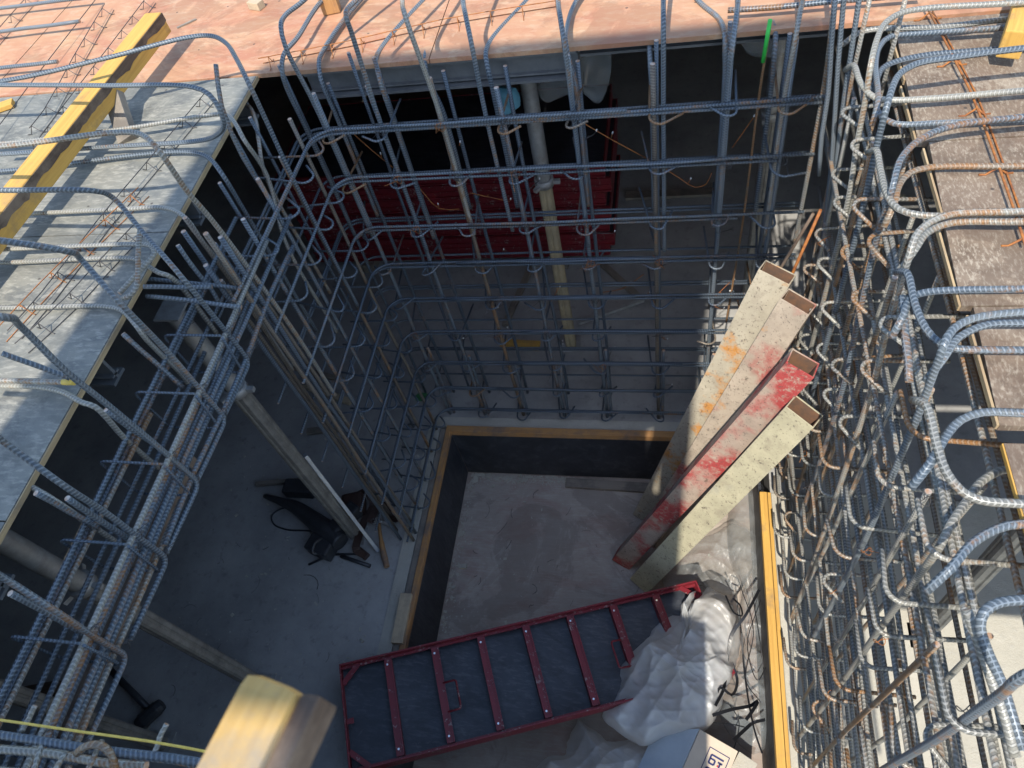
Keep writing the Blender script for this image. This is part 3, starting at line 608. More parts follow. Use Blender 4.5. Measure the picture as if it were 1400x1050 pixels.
low = [([(1380, 26), (1286, 37), (1177, 44)], 2.70), ([(1400, 36), (1257, 46), (1217, 50), (1203, 63), (1197, 86), (1200, 143)], 2.69), ([(1330, 70), (1263, 76), (1220, 86), (1206, 94), (1198, 110)], 2.67), ([(1400, 124), (1286, 134), (1223, 137), (1197, 134), (1177, 114), (1167, 89)], 2.69),
       ([(1400, 163), (1290, 168), (1223, 169), (1203, 157), (1197, 129), (1199, 100)], 2.67), ([(1400, 227), (1271, 229), (1243, 237), (1229, 254), (1222, 280)], 2.67), ([(1400, 291), (1257, 294), (1229, 286), (1214, 269), (1203, 229), (1198, 205)], 2.68),
       ([(1400, 395), (1263, 400), (1244, 408), (1236, 430)], 2.67), ([(1400, 479), (1303, 476), (1286, 470), (1266, 450), (1251, 416), (1240, 373)], 2.69), ([(1400, 689), (1337, 683), (1314, 671), (1294, 646), (1280, 606), (1266, 554)], 2.70),
       ([(1400, 565), (1343, 564), (1314, 574), (1297, 591), (1271, 634)], 2.68), ([(1400, 442), (1350, 444), (1310, 462), (1290, 490)], 2.70), ([(1400, 303), (1300, 305), (1268, 318), (1252, 340)], 2.70), ([(1400, 716), (1363, 723), (1329, 743), (1300, 777)], 2.66)]
for j, (h, z) in enumerate(low):
    P = [onz(*q, z) for q in h]; P.insert(0, P[0]+np.array([.7, 0, 0])); e = P[-1]-P[-2]; P.append(P[-1]+e/np.linalg.norm(e)*.05+np.array([-.01, 0, -.05]))
    o = rebar('hairpin_bar', smooth_path(P, .025), .0108, 'rebar_rusty' if j in (5,) else ('rebar' if j % 3 else 'rebar_weathered'), rc)
    if j == 5: o['label'] = 'rusty brown bent bar over the brown deck'
rebar('short_bar', wob([onz(1234, 405, 2.66), onz(1243, 522, 2.58)], .002), .0115, 'rebar', rc)
rebar('hairpin_bar', smooth_path([onz(1430, 819, 2.72), onz(1366, 824, 2.72), onz(1346, 836, 2.72), onz(1340, 856, 2.70), onz(1351, 893, 2.66), onz(1369, 933, 2.62), onz(1397, 1024, 2.56)], .02), .0112, 'rebar', rc)
rebar('short_bar', wob([onz(1321, 833, 2.68), onz(1388, 1034, 2.55)], .003), .0112, 'rebar_weathered', rc)
ys = [2.62, 2.42, 2.17, 1.92, 1.58, 1.20, .83, .47]
for k, z in enumerate(rows):
    for i, y in enumerate(ys):
        y_ = y+RNG.normal(0, .02); upper = proj((.68, y, z))[1] < 545
        rusty = RNG.random()
        mt = 'rebar_rusty' if rusty < .3 else 'rebar_weathered'
        if upper or (k*5+i*3) % 7 == 0:
            hook((.662+RNG.normal(0, .008), y_+.02, z+.03+RNG.uniform(-.01, .02)), (1, RNG.normal(0, .04), RNG.normal(0, .03)), (RNG.normal(0, .05), -1, RNG.normal(-.1, .08)), .24, .030, RNG.uniform(.08, .10), -.004, RNG.uniform(128, 142), .0076, mt, rc)
        else:
            hook((.672+RNG.normal(0, .01), y_-.04, z+.03+RNG.uniform(-.01, .02)), (1, RNG.normal(0, .04), RNG.normal(0, .03)), (RNG.normal(0, .05), 1, .04), .22, .052, RNG.uniform(.09, .11), .002, RNG.uniform(88, 98), .0078, mt, rc)
for k in range(26):
    c = np.array([.65, RNG.uniform(.3, 2.6), rows[RNG.integers(2, 9)]+.02])
    q = [c+.017*np.array([math.cos(a), .5*math.sin(2*a), math.sin(a)]) for a in np.linspace(0, 8, 22)]
    MB().tube(q+[c+RNG.normal(0, .035, 3)], .0013, 5).build('tie_wire', 'wire' if k % 3 else 'rust_wire', rc)

# ---- near cage along the bottom left of the picture
nc = thing('rebar_cage', 'near rebar bundle lying crosswise in the bottom left corner under the yellow cord', 'rebar cage', (-1.3, .15, 2.7), 'rebar cages round the shaft')
for j, (a, b, z, mt) in enumerate([((-40, 999), (330, 1052), 2.72, 'rebar_dark'), ((-40, 1020), (200, 1047), 2.66, 'rebar_weathered'), ((-40, 1050), (260, 1078), 2.62, 'rebar_weathered'), ((180, 1033), (420, 1060), 2.70, 'rebar')]):
    rebar('horizontal_bar', wob([onz(*a, z), onz(*b, z)], .003), .0105, mt, nc)
for a, b in (((30, 1000), (48, 965)), ((210, 1030), (228, 990)), ((60, 1010), (44, 1060)), ((140, 1012), (118, 1055)), ((90, 1030), (70, 1060))):
    rebar('short_bar', wob([onz(*a, 2.72), onz(*b, 2.74)], .001), .006, 'rebar_weathered', nc)
rebar('tie_hook', smooth_path([onz(105, 1030, 2.73), onz(118, 1020, 2.75), onz(138, 1019, 2.75), onz(152, 1032, 2.73), onz(158, 1055, 2.70)], .01), .009, 'rebar_rusty', nc)

# ================================================================== LOOSE THINGS
# cord
A, B = onz(-60, 976, 2.80), onz(300, 1031, 2.80)
tag(MB().tube(wob([A, B], .002), .0032, 6).build('yellow_cord', 'cord'), 'thin yellow cord stretched across the bottom left corner', 'cord')
# foreground timber (out of focus)
t = thing('guard_rail_timber', 'blurred foreground timber end with a sunlit yellow top close to the camera', 'timber', onz(370, 980, 3.72))
zt = 3.74; e0 = onz(330, 922, zt); e1 = onz(412, 932, zt); d = onz(262, 1050, zt)-e0; d /= np.linalg.norm(d)
wv = e1-e0; w = np.linalg.norm(wv)
mb = MB(); c = (e0+e1)/2+d*.6-np.array([0, 0, .028])
mb.obox(c, d, wv/w-d*((wv/w)@d), (0, 0, 1), .6, w/2, .028); mb.build('rail', 'wood_fg', t, .014)
mb = MB(); mb.obox(c+wv/w*(w/2+.0105)-np.array([0, 0, .003]), d, wv/w, (0, 0, 1), .592, .010, .024); mb.build('shaded_side', 'wood_dark', t, .005)  # dark strip painting the shaded side face of the rail
mb = MB(); mb.obox(c+wv/w*(w/2+.032)+d*.05-np.array([0, 0, .0]), d, wv/w, (0, 0, 1), .55, .010, .012); mb.build('blue_wrap', 'blue', t, .003)
# left deck timber rail with its strut
t = thing('deck_timber', 'long yellow timber with one dark rough side propped over the left deck', 'timber', onz(155, 125, 2.9))
zt = 2.85; a = onz(208, 17, zt); b = onz(-8, 284, zt-.03); d = (b-a)/np.linalg.norm(b-a); side = np.cross((0, 0, 1), d); side /= np.linalg.norm(side)
if side[0] < 0: side = -side
m = MB(); m.obox((a+b)/2+d*.25+side*.005-np.array([0, 0, .05]), d, side, (0, 0, 1), np.linalg.norm(b-a)/2+.25, .047, .05); m.build('rail', 'wood_yellow', t, .006)
Lb = np.linalg.norm(b-a)+.45; us = np.linspace(0, Lb, 70); pl = [(x_, -.004) for x_ in us]+[(x_, -.042-.016*mnoise.noise(Vector((x_*9, 0, 0)))-.012*mnoise.noise(Vector((x_*31, 3, 0)))) for x_ in us[::-1]]
MB().prism(pl, a+side*.0523, d, (0, 0, 1), side, .003).build('bark_edge', 'wood_dark', t)
g = onz(176, 193, DZ+.002); top = onz(153, 124, 2.76)
m = MB(); m.bar(g, top, .085, .045, (.3, -1, .2)); m.build('strut', 'wood_grey', t, .003)
# small wood things
a = onz(454, 17, DZ+.003)
m = MB(); m.obox(a+np.array([0, .01, .35]), (0, 0, 1), (1, .2, 0), (-.2, 1, 0), .35, .045, .03); tag(m.build('timber_post', 'wood_orange', None, .004), 'orange timber post standing on the red deck at the top edge', 'timber')
a = onz(1384, 62, DZ+.1); b = onz(1405, -8, DZ+.1)
m = MB(); m.bar(a, b+(b-a)*.8, .075, .10); tag(m.build('timber_post', 'wood_yellow', None, .005), 'yellow timber lying over the bars at the top right corner', 'timber')
c = onz(350, 6, DZ+.02); tag(MB().obox(c, (1, -.4, 0), (.4, 1, 0), (0, 0, 1), .04, .025, .02).build('wood_offcut', 'wood_pale', None, .003), 'small pale wood offcut on the red deck near the top edge', 'offcut')
a, b = onz(242, 38, DZ+.004), onz(268, 26, DZ+.004); tag(MB().bar(a, b, .012, .006).build('wood_offcut', 'wood_grey'), 'thin grey splinter lying on the red deck beside the yellow timber', 'offcut')
c = onz(5, 145, DZ+.015); tag(MB().obox(c, (1, .5, 0), (-.5, 1, 0), (0, 0, 1), .05, .03, .012).build('wood_offcut', 'wood_yellow', None, .003), 'ragged yellow offcut at the left border of the decks', 'offcut')
# loose bars on the red deck, top left
for a, b, lab in (((-40, 16), (128, -4), 'topmost loose rebar lying across the red deck corner'), ((-40, 48), (109, 29), 'second loose rebar from the top left, ending in a cut tip'), ((-40, 98), (79, 84), 'short loose rebar just above the long bent bar at the left border')):
    o = rebar('loose_rebar', wob([onz(*a, DZ+.06), onz(*b, DZ+.06)], .002), .0098, 'rebar', None); tag(o, lab, 'rebar', 'loose bars on the red deck')
o = rebar('loose_rebar', wob([onz(995, 14, DZ+.05), onz(1260, -8, DZ+.05)], .002), .0115, 'rebar', None); tag(o, 'thick loose rebar on the red deck behind the green-tipped bar', 'rebar', 'loose bars on the red deck')

# wire spacers on the decks
def spacer(pts, z, label, mat='wire', step=.16, h=.045, r=.0022, legs=True):
    P = smooth_path([onz(*q, z+h) for q in pts], .2)
    m = MB(); m.tube(P, r, 5)
    L = np.concatenate([[0], np.cumsum(np.linalg.norm(np.diff(P, axis=0), axis=1))]); k = 0
    if legs:
        lowp = P.copy(); d = P[-1]-P[0]; d /= np.linalg.norm(d); sd = np.array([-d[1], d[0], 0])
        lowp = P+sd*.03-np.array([0, 0, h-r-.001]); m.tube(lowp, r*.8, 5)
        s = .05
        while s < L[-1]:
            c = np.array([np.interp(s, L, P[:, j]) for j in range(3)])
            for q in (1, -1): m.tube([c, c+sd*.03*q-np.array([0, 0, h-.002]), c+sd*(.03*q+.02*q)-np.array([0, 0, h-.003])], r*.9, 5)
            s += step*RNG.uniform(.9, 1.1)
    return tag(m.build('wire_spacer', mat), label, 'bar spacer', 'wire bar spacers on the decks')
spacer([(281, 126), (206, 215), (134, 300), (57, 399), (10, 452)], DZ, 'long wire spacer nearest the shaft edge on the grey deck')
spacer([(189, 256), (120, 322), (54, 387), (-10, 455)], DZ, 'rusty wire spacer crossing under bars in the middle of the grey deck', 'rust_wire')
spacer([(183, 307), (130, 362), (86, 410), (20, 470)], DZ, 'short wire spacer between the shaded strip and the rusty one on the grey deck')
spacer([(143, 5), (100, 78), (60, 150), (40, 175)], DZ, 'wire spacer left of the yellow timber running from red deck to grey deck')
spacer([(201, -5), (150, 62), (82, 150), (45, 200)], DZ, 'twin wire spacer tight beside the yellow timber')
spacer([(40, -8), (10, 25), (-20, 60)], DZ, 'wire spacer at the top left corner of the red deck', step=.2)
spacer([(130, 0), (60, 90), (-15, 190)], DZ, 'bare single wire lying along the pale band of the red deck', legs=False)
spacer([(353, 80), (476, 56), (607, 26), (760, 1)], DZ, 'rusty wire spacer running along the red deck above the back cage', 'rust_wire')
spacer([(1266, 8), (1326, 123), (1366, 229), (1386, 286), (1402, 335)], DZ, 'orange rusty spacer rod lying on the brown board deck', 'rust_wire', .3, .03, .0042)
# hanging spacer strips on the back cage
def strip(pts, label):
    P = smooth_path([on(*q, 'y', 3.06) for q in pts], .05); m = MB(); m.tube(P, .0028, 5); o = m.build('spacer_strip', 'rust_wire')
    tag(o, label, 'wire strip', 'rusty spacer strips hung on the back cage')
    k = MB(); kk = MB()
    for i in range(3, len(P)-1, 6):
        e = P[i]+np.array([.012, -.02, .045]); k.tube([P[i], e], .0022, 5); kk.tube([e, e+np.array([.002, -.004, .012])], .004, 5)
    if k.nv:
        q = k.build('prong', 'rust_wire', o); kk.build('plastic_tip', 'white_tip', q)
strip([(789, 163), (835, 190), (883, 216)], 'orange wire strip slanting down right of the grey prop, topmost')
strip([(905, 228), (930, 244), (950, 256), (965, 252), (973, 236)], 'curled rusty wire strip just right of the middle upright')
strip([(1001, 202), (1025, 168), (1046, 137)], 'short orange wire strip leaning left of the green-tipped bar')
strip([(480, 180), (508, 205), (537, 229)], 'thin dull wire strip at the left end of the back cage')
strip([(572, 255), (600, 285), (628, 286)], 'curved dull wire strip in front of the red panel stack')
strip([(820, 400), (850, 395), (880, 375)], 'short wire strip low in the grid beside the middle upright')

# ---------------------------------------------------------------- steel tubes
TR, TO = 13, 3
def tube_section(label, base, top, mat, w=.165, h=.10, hint=0):
    t = thing('steel_tube', label, 'steel tube', base, 'rectangular steel tubes leaning in the shaft')
    base = np.array(base); top = np.array(top); a = top-base; L = np.linalg.norm(a); a /= L
    n = np.array([0, 0, H])-(base+top)/2; n -= a*(n@a); n /= np.linalg.norm(n); s = np.cross(a, n)
    n = n*math.cos(rad(hint))+s*math.sin(rad(hint)); s = np.cross(a, n)
    th = .006; m = MB()
    for c, ay, az, hy, hz in ((n*(h/2-th/2), s, n, w/2, th/2), (-n*(h/2-th/2), s, n, w/2, th/2), (s*(w/2-th/2), n, s, h/2-th-.0005, th/2), (-s*(w/2-th/2), n, s, h/2-th-.0005, th/2)):
        m.obox((base+top)/2+c, a, ay, az, L/2, hy, hz)
    m.build('tube_body', mat, t, .0022); ib = MB()
    for c, ay, az, hy in ((n*(h/2-th-.0012), s, n, w/2-th-.003), (-n*(h/2-th-.0012), s, n, w/2-th-.003), (s*(w/2-th-.0012), n, s, h/2-th-.003), (-s*(w/2-th-.0012), n, s, h/2-th-.003)):
        ib.obox((base+top)/2+c, a, ay, az, L/2-.004, hy, .0008)
    ib.build('tube_bore', 'tube_inner', t)
    return t
tube_section('cream steel tube with dark specks and an orange rust patch, farthest of the leaning four', onz(883, 705, PZ), on(1063, 372, 'y', 2.62), 'tube_cream', .165, .10, -4)
tube_section('pinkish cream tube lying between the speckled tube and the red one', onz(887, 735, PZ), on(1092, 412, 'y', 2.40), 'tube_pink', .15, .10, -4)
tube_section('steel tube with worn bright red paint on its upper face', onz(852, 765, PZ), on(1098, 496, 'y', 2.06), 'tube_red', .135, .10, TR)
tube_section('yellowish cream tube nearest the viewer, lowest of the leaning four', onz(878, 795, PZ), on(1100, 562, 'y', 1.92), 'tube_olive', .15, .10, TO)
# rusty rods behind the tubes
for a, b, mt, lab in (((1122, 287), (1085, 370), 'rust_wire', 'thin orange rod standing behind the tube ends'), ((1112, 292), (1076, 352), 'wood_dark', 'brown rod standing behind the tube ends, left of the orange one')):
    A = on(*a, 'y', 2.72); B = on(*b, 'y', 2.70); m = MB().tube([B+(B-A)*1.2, A], .008, 7); tag(m.build('thin_rod', mt), lab, 'rod')

# ---------------------------------------------------------------- red framed panel on the floor
A = onz(463, 908, .225); Bp = onz(952, 793, -.19); Cc = onz(481, 1048, .225)
u = Bp-A; LU = np.linalg.norm(u); u /= LU; v = Cc-A; v -= u*(v@u); v /= np.linalg.norm(v); n = np.cross(u, v); n = n if n[2] > 0 else -n; WV = .585
t = thing('formwork_shutter', 'black faced red steel frame panel lying ribs up across the pit edge', 'formwork panel', A)
q = lambda a, b, c=0: A+u*a+v*b+n*c
def pb(nm, a0, a1, b0, b1, c0, c1, mat, bev=.002): return MB().obox(q((a0+a1)/2, (b0+b1)/2, (c0+c1)/2), u, v, n, (a1-a0)/2, (b1-b0)/2, (c1-c0)/2).build(nm, mat, t, bev)
pb('face_plate', .006, LU-.006, .006, WV-.006, -.098, -.084, 'panel_face', 0)
pb('side_rail', 0, LU, 0, .009, -.10, 0, 'red'); pb('side_rail', 0, LU, WV-.009, WV, -.10, 0, 'red')
pb('side_rail', 0, LU, .0095, .024, -.045, -.035, 'red', 0); pb('side_rail', 0, LU, WV-.024, WV-.0095, -.045, -.035, 'red', 0)
pb('end_rail', 0, .009, .0095, WV-.0095, -.10, 0, 'red'); pb('end_rail', LU-.009, LU, .0095, WV-.0095, -.10, 0, 'red')
for k in range(1, 8):
    a = LU*k/8+.0; rb = pb('cross_rib', a-.022, a+.022, .0245, WV-.0245, -.030, -.022, 'red', 0)
    MB().obox(q(a+.018, WV/2, -.05), u, v, n, .004, WV/2-.025, .0335).build('rib_web', 'red', rb)
    MB().obox(q(a-.018, WV/2, -.055), u, v, n, .003, WV/2-.026, .0245).build('rib_web', 'red', rb)
    for b in (.06, WV-.06):
        MB().tube([q(a-.006, b, -.022), q(a-.006, b, -.018)], .006, 8).build('rivet', 'screw', rb)
for k, sg in ((2, 1), (6, -1)):
    a = LU*k/8+.012*sg; m = MB().tube(fillet([q(a, .24, -.02), q(a+.075*sg, .24, -.01), q(a+.075*sg, .40, -.01), q(a, .40, -.02)], .015), .006, 7); m.build('handle', 'red', t)
for (a, b, sa, sb) in ((.01, .01, 1, 1), (.01, WV-.01, 1, -1), (LU-.01, .01, -1, 1), (LU-.01, WV-.01, -1, -1)):
    m = MB(); p0 = q(a, b+.10*sb, -.03); p1 = q(a+.10*sa, b, -.03); m.bar(p0, p1, .03, .008, n); m.build('corner_gusset', 'red', t)
pb('end_tab', .0095, .05, WV*.52, WV*.52+.03, -.03, -.022, 'red')

# ---------------------------------------------------------------- red panel stack in the back room
for k in range(7):
    z0 = .10+k*.135; dx = RNG.uniform(-.03, .03); dy = RNG.uniform(-.02, .02)
    t = thing('formwork_shutter', ['lowest', 'second lowest', 'third lowest', 'middle', 'third highest', 'second highest', 'topmost'][k]+' red framed panel of the stack in the dark back room', 'formwork panel', (-1.7+dx, 4.3+dy, z0), 'red panels stacked in the back room')
    x0, x1, y0, y1 = -3.05+dx, -.47+dx, 4.30+dy, 5.25+dy
    m = MB(); m.box(x0, x1, y0, y0+.01, z0, z0+.125); m.box(x0, x1, y1-.01, y1, z0, z0+.125); m.box(x0, x0+.01, y0+.0102, y1-.0102, z0, z0+.125); m.box(x1-.01, x1, y0+.0102, y1-.0102, z0, z0+.125)
    m.box(x0+.002, x1-.002, y0-.012, y0-.0002, z0+.0, z0+.014); m.box(x0+.002, x1-.002, y0-.012, y0-.0002, z0+.111, z0+.124); m.box(x0+.002, x1-.002, y0-.009, y0-.0002, z0+.05, z0+.062)
    m.build('frame', 'red', t, .001)
    MB().box(x0+.0105, x1-.0105, y0+.0105, y1-.0105, z0+.105, z0+.12).build('face_plate', 'ply_black', t)
for k, (x, y) in enumerate(((-2.6, 4.75), (-.9, 4.75))):
    tag(MB().box(x-.05, x+.05, y-.5, y+.45, .002, .097).build('bearer_timber', 'wood_grey', None, .004), ['left grey bearer timber', 'right grey bearer timber'][k]+' under the red panel stack', 'timber')
# ---------------------------------------------------------------- props
def prop(label, x, y, split, parent_top=2.47, om='prop_alu'):
    t = thing('shoring_prop', label, 'prop', (x, y, 0), 'shoring props under the decks'); c = lambda z: (x, y, z)
    MB().box(x-.07, x+.07, y-.07, y+.07, .002, .012).build('base_plate', 'galv', t, .002)
    # outer profile with grooves
    prof = []
    for k in range(4):
        a = k*math.pi/2
        for (r_, da) in ((.046, -.62), (.040, -.22), (.033, -.1), (.033, .1), (.040, .22), (.046, .62)):
            prof.append((r_*math.cos(a+da), r_*math.sin(a+da)))
    MB().prism(prof, (x, y, .0125), (1, 0, 0), (0, 1, 0), (0, 0, 1), split-.0125).build('outer_tube', om, t)
    nut = MB(); nut.tube([c(split), c(split+.05)], .058, 16); 
    for a in (0, 2.1, 4.2): nut.obox((x+.065*math.cos(a), y+.065*math.sin(a), split+.02), (math.cos(a), math.sin(a), 0), (-math.sin(a), math.cos(a), 0), (0, 0, 1), .03, .012, .012)
    nut.build('collar_nut', 'galv', t)
    # threaded inner tube: real ridges
    zs = np.arange(split+.05, parent_top-.012, .0065); r = .042+.0032*np.where(np.arange(len(zs)) % 2 == 0, 1, -1)
    MB().tube([c(z) for z in zs], r, 14).build('threaded_tube', 'galv', t)
    MB().box(x-.06, x+.06, y-.06, y+.06, parent_top-.0118, parent_top).build('top_plate', 'galv', t, .002)
    return t
prop('grey threaded prop standing beside the black breaker under the left deck', -2.08, 1.81, 1.72, 2.335)
prop('grey threaded prop at the lower left, its foot hidden by the blurred timber', -2.42, .80, 1.72, 2.335)
prop('dim threaded prop at the lower left border, left of the sledgehammer', -2.95, .42, 1.55, 2.475)
prop('dusty prop with a threaded upper half behind the back cage', -.755, 3.45, 1.55, 2.47, 'prop_tan')
prop('bright worn prop crossing the sunlit floor at the right border', 1.36, 1.42, 1.5, 2.475)
prop('dark prop under the red deck behind the right end of the back cage', .55, 3.9, 1.6, 2.47)
# braces / boards seen on the back-room floor
for a, b, w, lab, mt in (((762, 305), (872, 405), .05, 'grey slanted board on the floor behind the back cage, right of the dusty prop', 'wood_grey'), ((735, 345), (690, 445), .05, 'grey board slanting left of the dusty prop behind the back cage', 'wood_grey'), ((685, 470), (738, 473), .08, 'short yellowish board on the floor left of the dusty prop foot', 'wood_yellow'), ((790, 442), (880, 410), .03, 'thin pole on the floor right of the dusty prop', 'galv'),
                         ((855, 268), (985, 262), .09, 'brown board lying far back in the dark room right of the red stack', 'wood_grey'), ((350, 662), (425, 655), .03, 'thin pale lath on the left floor beside the breaker', 'wood_grey'), ((420, 590), (470, 585), .05, 'pale lath on the floor behind the jamb bars', 'wood_grey'), ((0, 955), (80, 940), .09, 'brown timber on the floor at the lower left border', 'wood_dark'), ((398, 520), (480, 550), .05, 'pale lath on the floor behind the left corner cage, upper one', 'wood_pale'), ((395, 500), (470, 520), .04, 'thin grey lath on the floor behind the left corner cage, farther one', 'wood_grey')):
    A, B = onz(*a, .03), onz(*b, .03); tag(MB().bar(A, B, w, .028).build('loose_board', mt, None, .002), lab, 'board')
A, B = onz(35, 800, .3), onz(190, 470, .3)
# timber under the lintel (dark weathered)
tag(MB().bar((-1.95, .2, 2.06), (-1.93, 1.25, 2.06), .10, .05).build('lintel_board', 'wood_dark', None, .003), 'dark weathered board lying below the long lintel cage', 'board')

# ---------------------------------------------------------------- tools on the left floor
def fp(px, py, z=0.): return onz(px, py, z)
t = thing('demolition_hammer', 'black electric breaker with its cable lying at the foot of the left prop', 'power tool', fp(440, 710))
c = fp(400, 690, .08); e = fp(455, 735, .09); P = [fp(362, 678, .07), fp(385, 686, .08), fp(405, 694, .085), fp(430, 712, .09), fp(452, 730, .09), fp(466, 742, .09)]
MB().tube(smooth_path(P, .02), np.interp(np.linspace(0, 1, len(smooth_path(P, .02))), [0, .2, .35, .6, .8, 1], [.016, .03, .045, .06, .075, .06]), 12).build('body', 'black_tool', t)
MB().tube([fp(362, 678, .07), fp(388, 688, .08)], .009, 8).build('chisel', 'galv', t)
m = MB(); a = fp(440, 748, .07); m.obox(a, (1, -.3, 0), (.3, 1, 0), (0, 0, 1), .09, .06, .06); m.build('motor_housing', 'black_tool', t, .015)
m = MB(); a = fp(470, 712, .10); m.obox(a, (.6, 1, 0), (-1, .6, 0), (0, 0, 1), .13, .05, .05); m.build('motor_housing', 'black_tool', t, .015)
MB().tube(fillet([fp(444, 752, .08), fp(424, 760, .13), fp(430, 742, .15), fp(450, 730, .10)], .03), .012, 8).build('handle', 'black_tool', t)
MB().tube(smooth_path([fp(460, 745, .03), fp(430, 727, .006), fp(392, 724, .006), fp(374, 716, .006), fp(372, 704, .006), fp(386, 695, .006), fp(405, 694, .02)], .02), .006, 6).build('cable', 'black_tool', t)
m = MB(); c = fp(410, 668, .05); m.obox(c, (1, 0, 0), (0, 1, 0), (0, 0, 1), .11, .055, .05); tag(m.build('tool_case', 'black_tool', None, .015), 'small black case behind the breaker', 'case')
# straight edge
A, B = on(417, 622, 'y', 1.95), fp(516, 752, .01)
m = MB(); m.bar(B, A, .022, .045, (1, -1, .5)); tag(m.build('straight_edge', 'alu', None, .002), 'shiny aluminium straight edge leaning on the prop beside the breaker', 'straight edge')
# chisels
for a, b, r, lab in (((422, 772), (455, 757), .008, 'thin dark chisel on the floor pointing lower left below the breaker'), ((455, 758), (500, 757), .008, 'dark steel bar lying level just below the breaker'), ((466, 760), (506, 774), .013, 'thick dark chisel pointing lower right below the breaker')):
    tag(MB().tube([fp(*a, r+.002), fp(*b, r+.002)], r, 8).build('chisel', 'black_tool'), lab, 'chisel')
# claw hammer
t = thing('hammer', 'hammer with an orange wooden handle on the floor beside the pit edge', 'hammer', fp(524, 745))
hb = smooth_path([fp(518, 715, .03), fp(521, 738, .03), fp(524, 755, .03), fp(529, 775, .03)], .01)
MB().tube(hb, np.interp(np.linspace(0, 1, len(hb)), [0, .4, .45, .8, 1], [.011, .012, .017, .021, .018]), 10).build('handle', ['wood_orange'], t)
MB().tube(smooth_path([fp(505, 712, .03), fp(512, 711, .035), fp(518, 712, .035), fp(526, 714, .033), fp(534, 718, .022)], .01), .014, 10).build('hammer_head', 'galv', t)
# tool belt
t = thing('tool_belt', 'dark brown leather tool belt draped at the foot of the jamb bars', 'tool belt', fp(500, 690))
for pts in ([(483, 680), (500, 672), (510, 690), (498, 712), (490, 735), (487, 752), (500, 760)], [(505, 715), (515, 695), (525, 690), (532, 705), (545, 712)]):
    P = smooth_path([fp(*q, .05+.03*math.sin(i*1.7)) for i, q in enumerate(pts)], .02); MB().ribbon(P, .05, .006, (.3, .3, 1)).build('belt_strap', 'leather', t)
m = MB(); m.obox(fp(484, 690, .08), (1, .3, 0), (-.3, 1, 0), (0, 0, 1), .075, .07, .06); m.build('pouch', 'leather', t, .025)
m = MB(); m.obox(fp(496, 757, .02), (1, -.6, 0), (.6, 1, 0), (0, 0, 1), .045, .025, .014); m.build('pouch', 'leather', t, .008)
MB().tube(fillet([fp(507, 711, .09), fp(520, 706, .09), fp(523, 713, .09), fp(509, 716, .09), fp(507, 711, .09)], .008), .003, 6).build('buckle', 'screw', t)
# sledgehammer
t = thing('sledgehammer', 'black sledgehammer lying on the dark floor at the lower left', 'sledgehammer', fp(200, 970))
MB().tube([fp(150, 915, .05), fp(206, 972, .05)], .02, 10).build('handle', 'black_tool', t)
m = MB(); a, b = fp(188, 992, .055), fp(222, 962, .055); d = b-a; d /= np.linalg.norm(d)
m.tube([a, a+d*.03, a+d*.035, b-d*.035, b-d*.03, b], [.036, .042, .046, .046, .042, .036], 8); m.build('hammer_head', 'black_tool', t, .002)

# ---------------------------------------------------------------- plastic, bag, boxes, straps
def crumple(name, outline, zc, hgt, mat, label, cat, seed, res=60, tilt=(0, 0), ridge=(1, .3), amp=.35, base=PZ):
    """a crumpled film body: rim follows the outline on the ground, the crown swells and folds"""
    O = smooth_path(np.array([[*q, 0] for q in outline+[outline[0]]], float), 12)[:, :2]
    ctr = O.mean(0); m = MB(); nr = res; na = 180; th = np.linspace(0, 2*np.pi, na, endpoint=False)
    ang = np.arctan2(O[:, 1]-ctr[1], O[:, 0]-ctr[0]); idx = np.argsort(ang); rr = np.linalg.norm(O-ctr, axis=1)
    rad_ = np.interp((th+np.pi) % (2*np.pi)-np.pi, ang[idx], rr[idx], period=2*np.pi)
    vs = []
    for i in range(nr+1):
        f_ = i/nr
        for j, a in enumerate(th):
            px, py = ctr+np.array([math.cos(a), math.sin(a)])*rad_[j]*min(1, f_*1.0)
            prof = math.sqrt(max(0, 1-f_**2.6))
            z = zc+hgt*(prof-.5)
            p = onz(px, py, z)
            w1 = mnoise.noise(Vector((p[0]*3+seed, p[1]*3, z*2))); w2 = mnoise.noise(Vector((p[0]*5, p[1]*5+seed, 4)))
            uu, vv = p[0]*ridge[0]+p[1]*ridge[1], p[1]*ridge[0]-p[0]*ridge[1]
            fold = 0; fx = 0; fy = 0
            for q_, (fr, am) in enumerate(((2.6, .050), (4.3, .034), (6.1, .024), (9.5, .015), (14., .009), (21., .006))):
                an = seed*1.7+q_*2.399+.9*math.atan2(ridge[1], ridge[0])+0; ph = fr*(math.cos(an)*p[0]+math.sin(an)*p[1]+.25*z)+seed+q_*.37+w2*.22
                tr_ = abs((ph % 1)-.5)*2; fold += am*(tr_**2.2-.4); fx += am*math.cos(an)*(tr_-.5); fy += am*math.sin(an)*(tr_-.5)
            k_ = (.35+.65*prof)*amp
            p = p+np.array([w1*.035*f_+.6*fy*f_*amp, w2*.035*f_+.6*fx*f_*amp, k_*(fold+.10*w1)])
            p[2] = max(p[2], base+.006)
            vs.append(p)
    b = m.addv(vs)
    for i in range(nr):
        for j in range(na):
            j2 = (j+1) % na
            if i == 0: m.face((b+na+j, b+na+j2, b+j), None, 0, True)
            else: m.face((b+i*na+j, b+(i+1)*na+j, b+(i+1)*na+j2, b+i*na+j2), None, 0, True)
    o = m.build(name, mat); me = o.data
    bm = bmesh.new(); bm.from_mesh(me); bmesh.ops.remove_doubles(bm, verts=bm.verts, dist=1e-5); bmesh.ops.recalc_face_normals(bm, faces=bm.faces); bm.to_mesh(me); bm.free()
    for p in me.polygons: p.use_smooth = True
    return tag(o, label, cat)
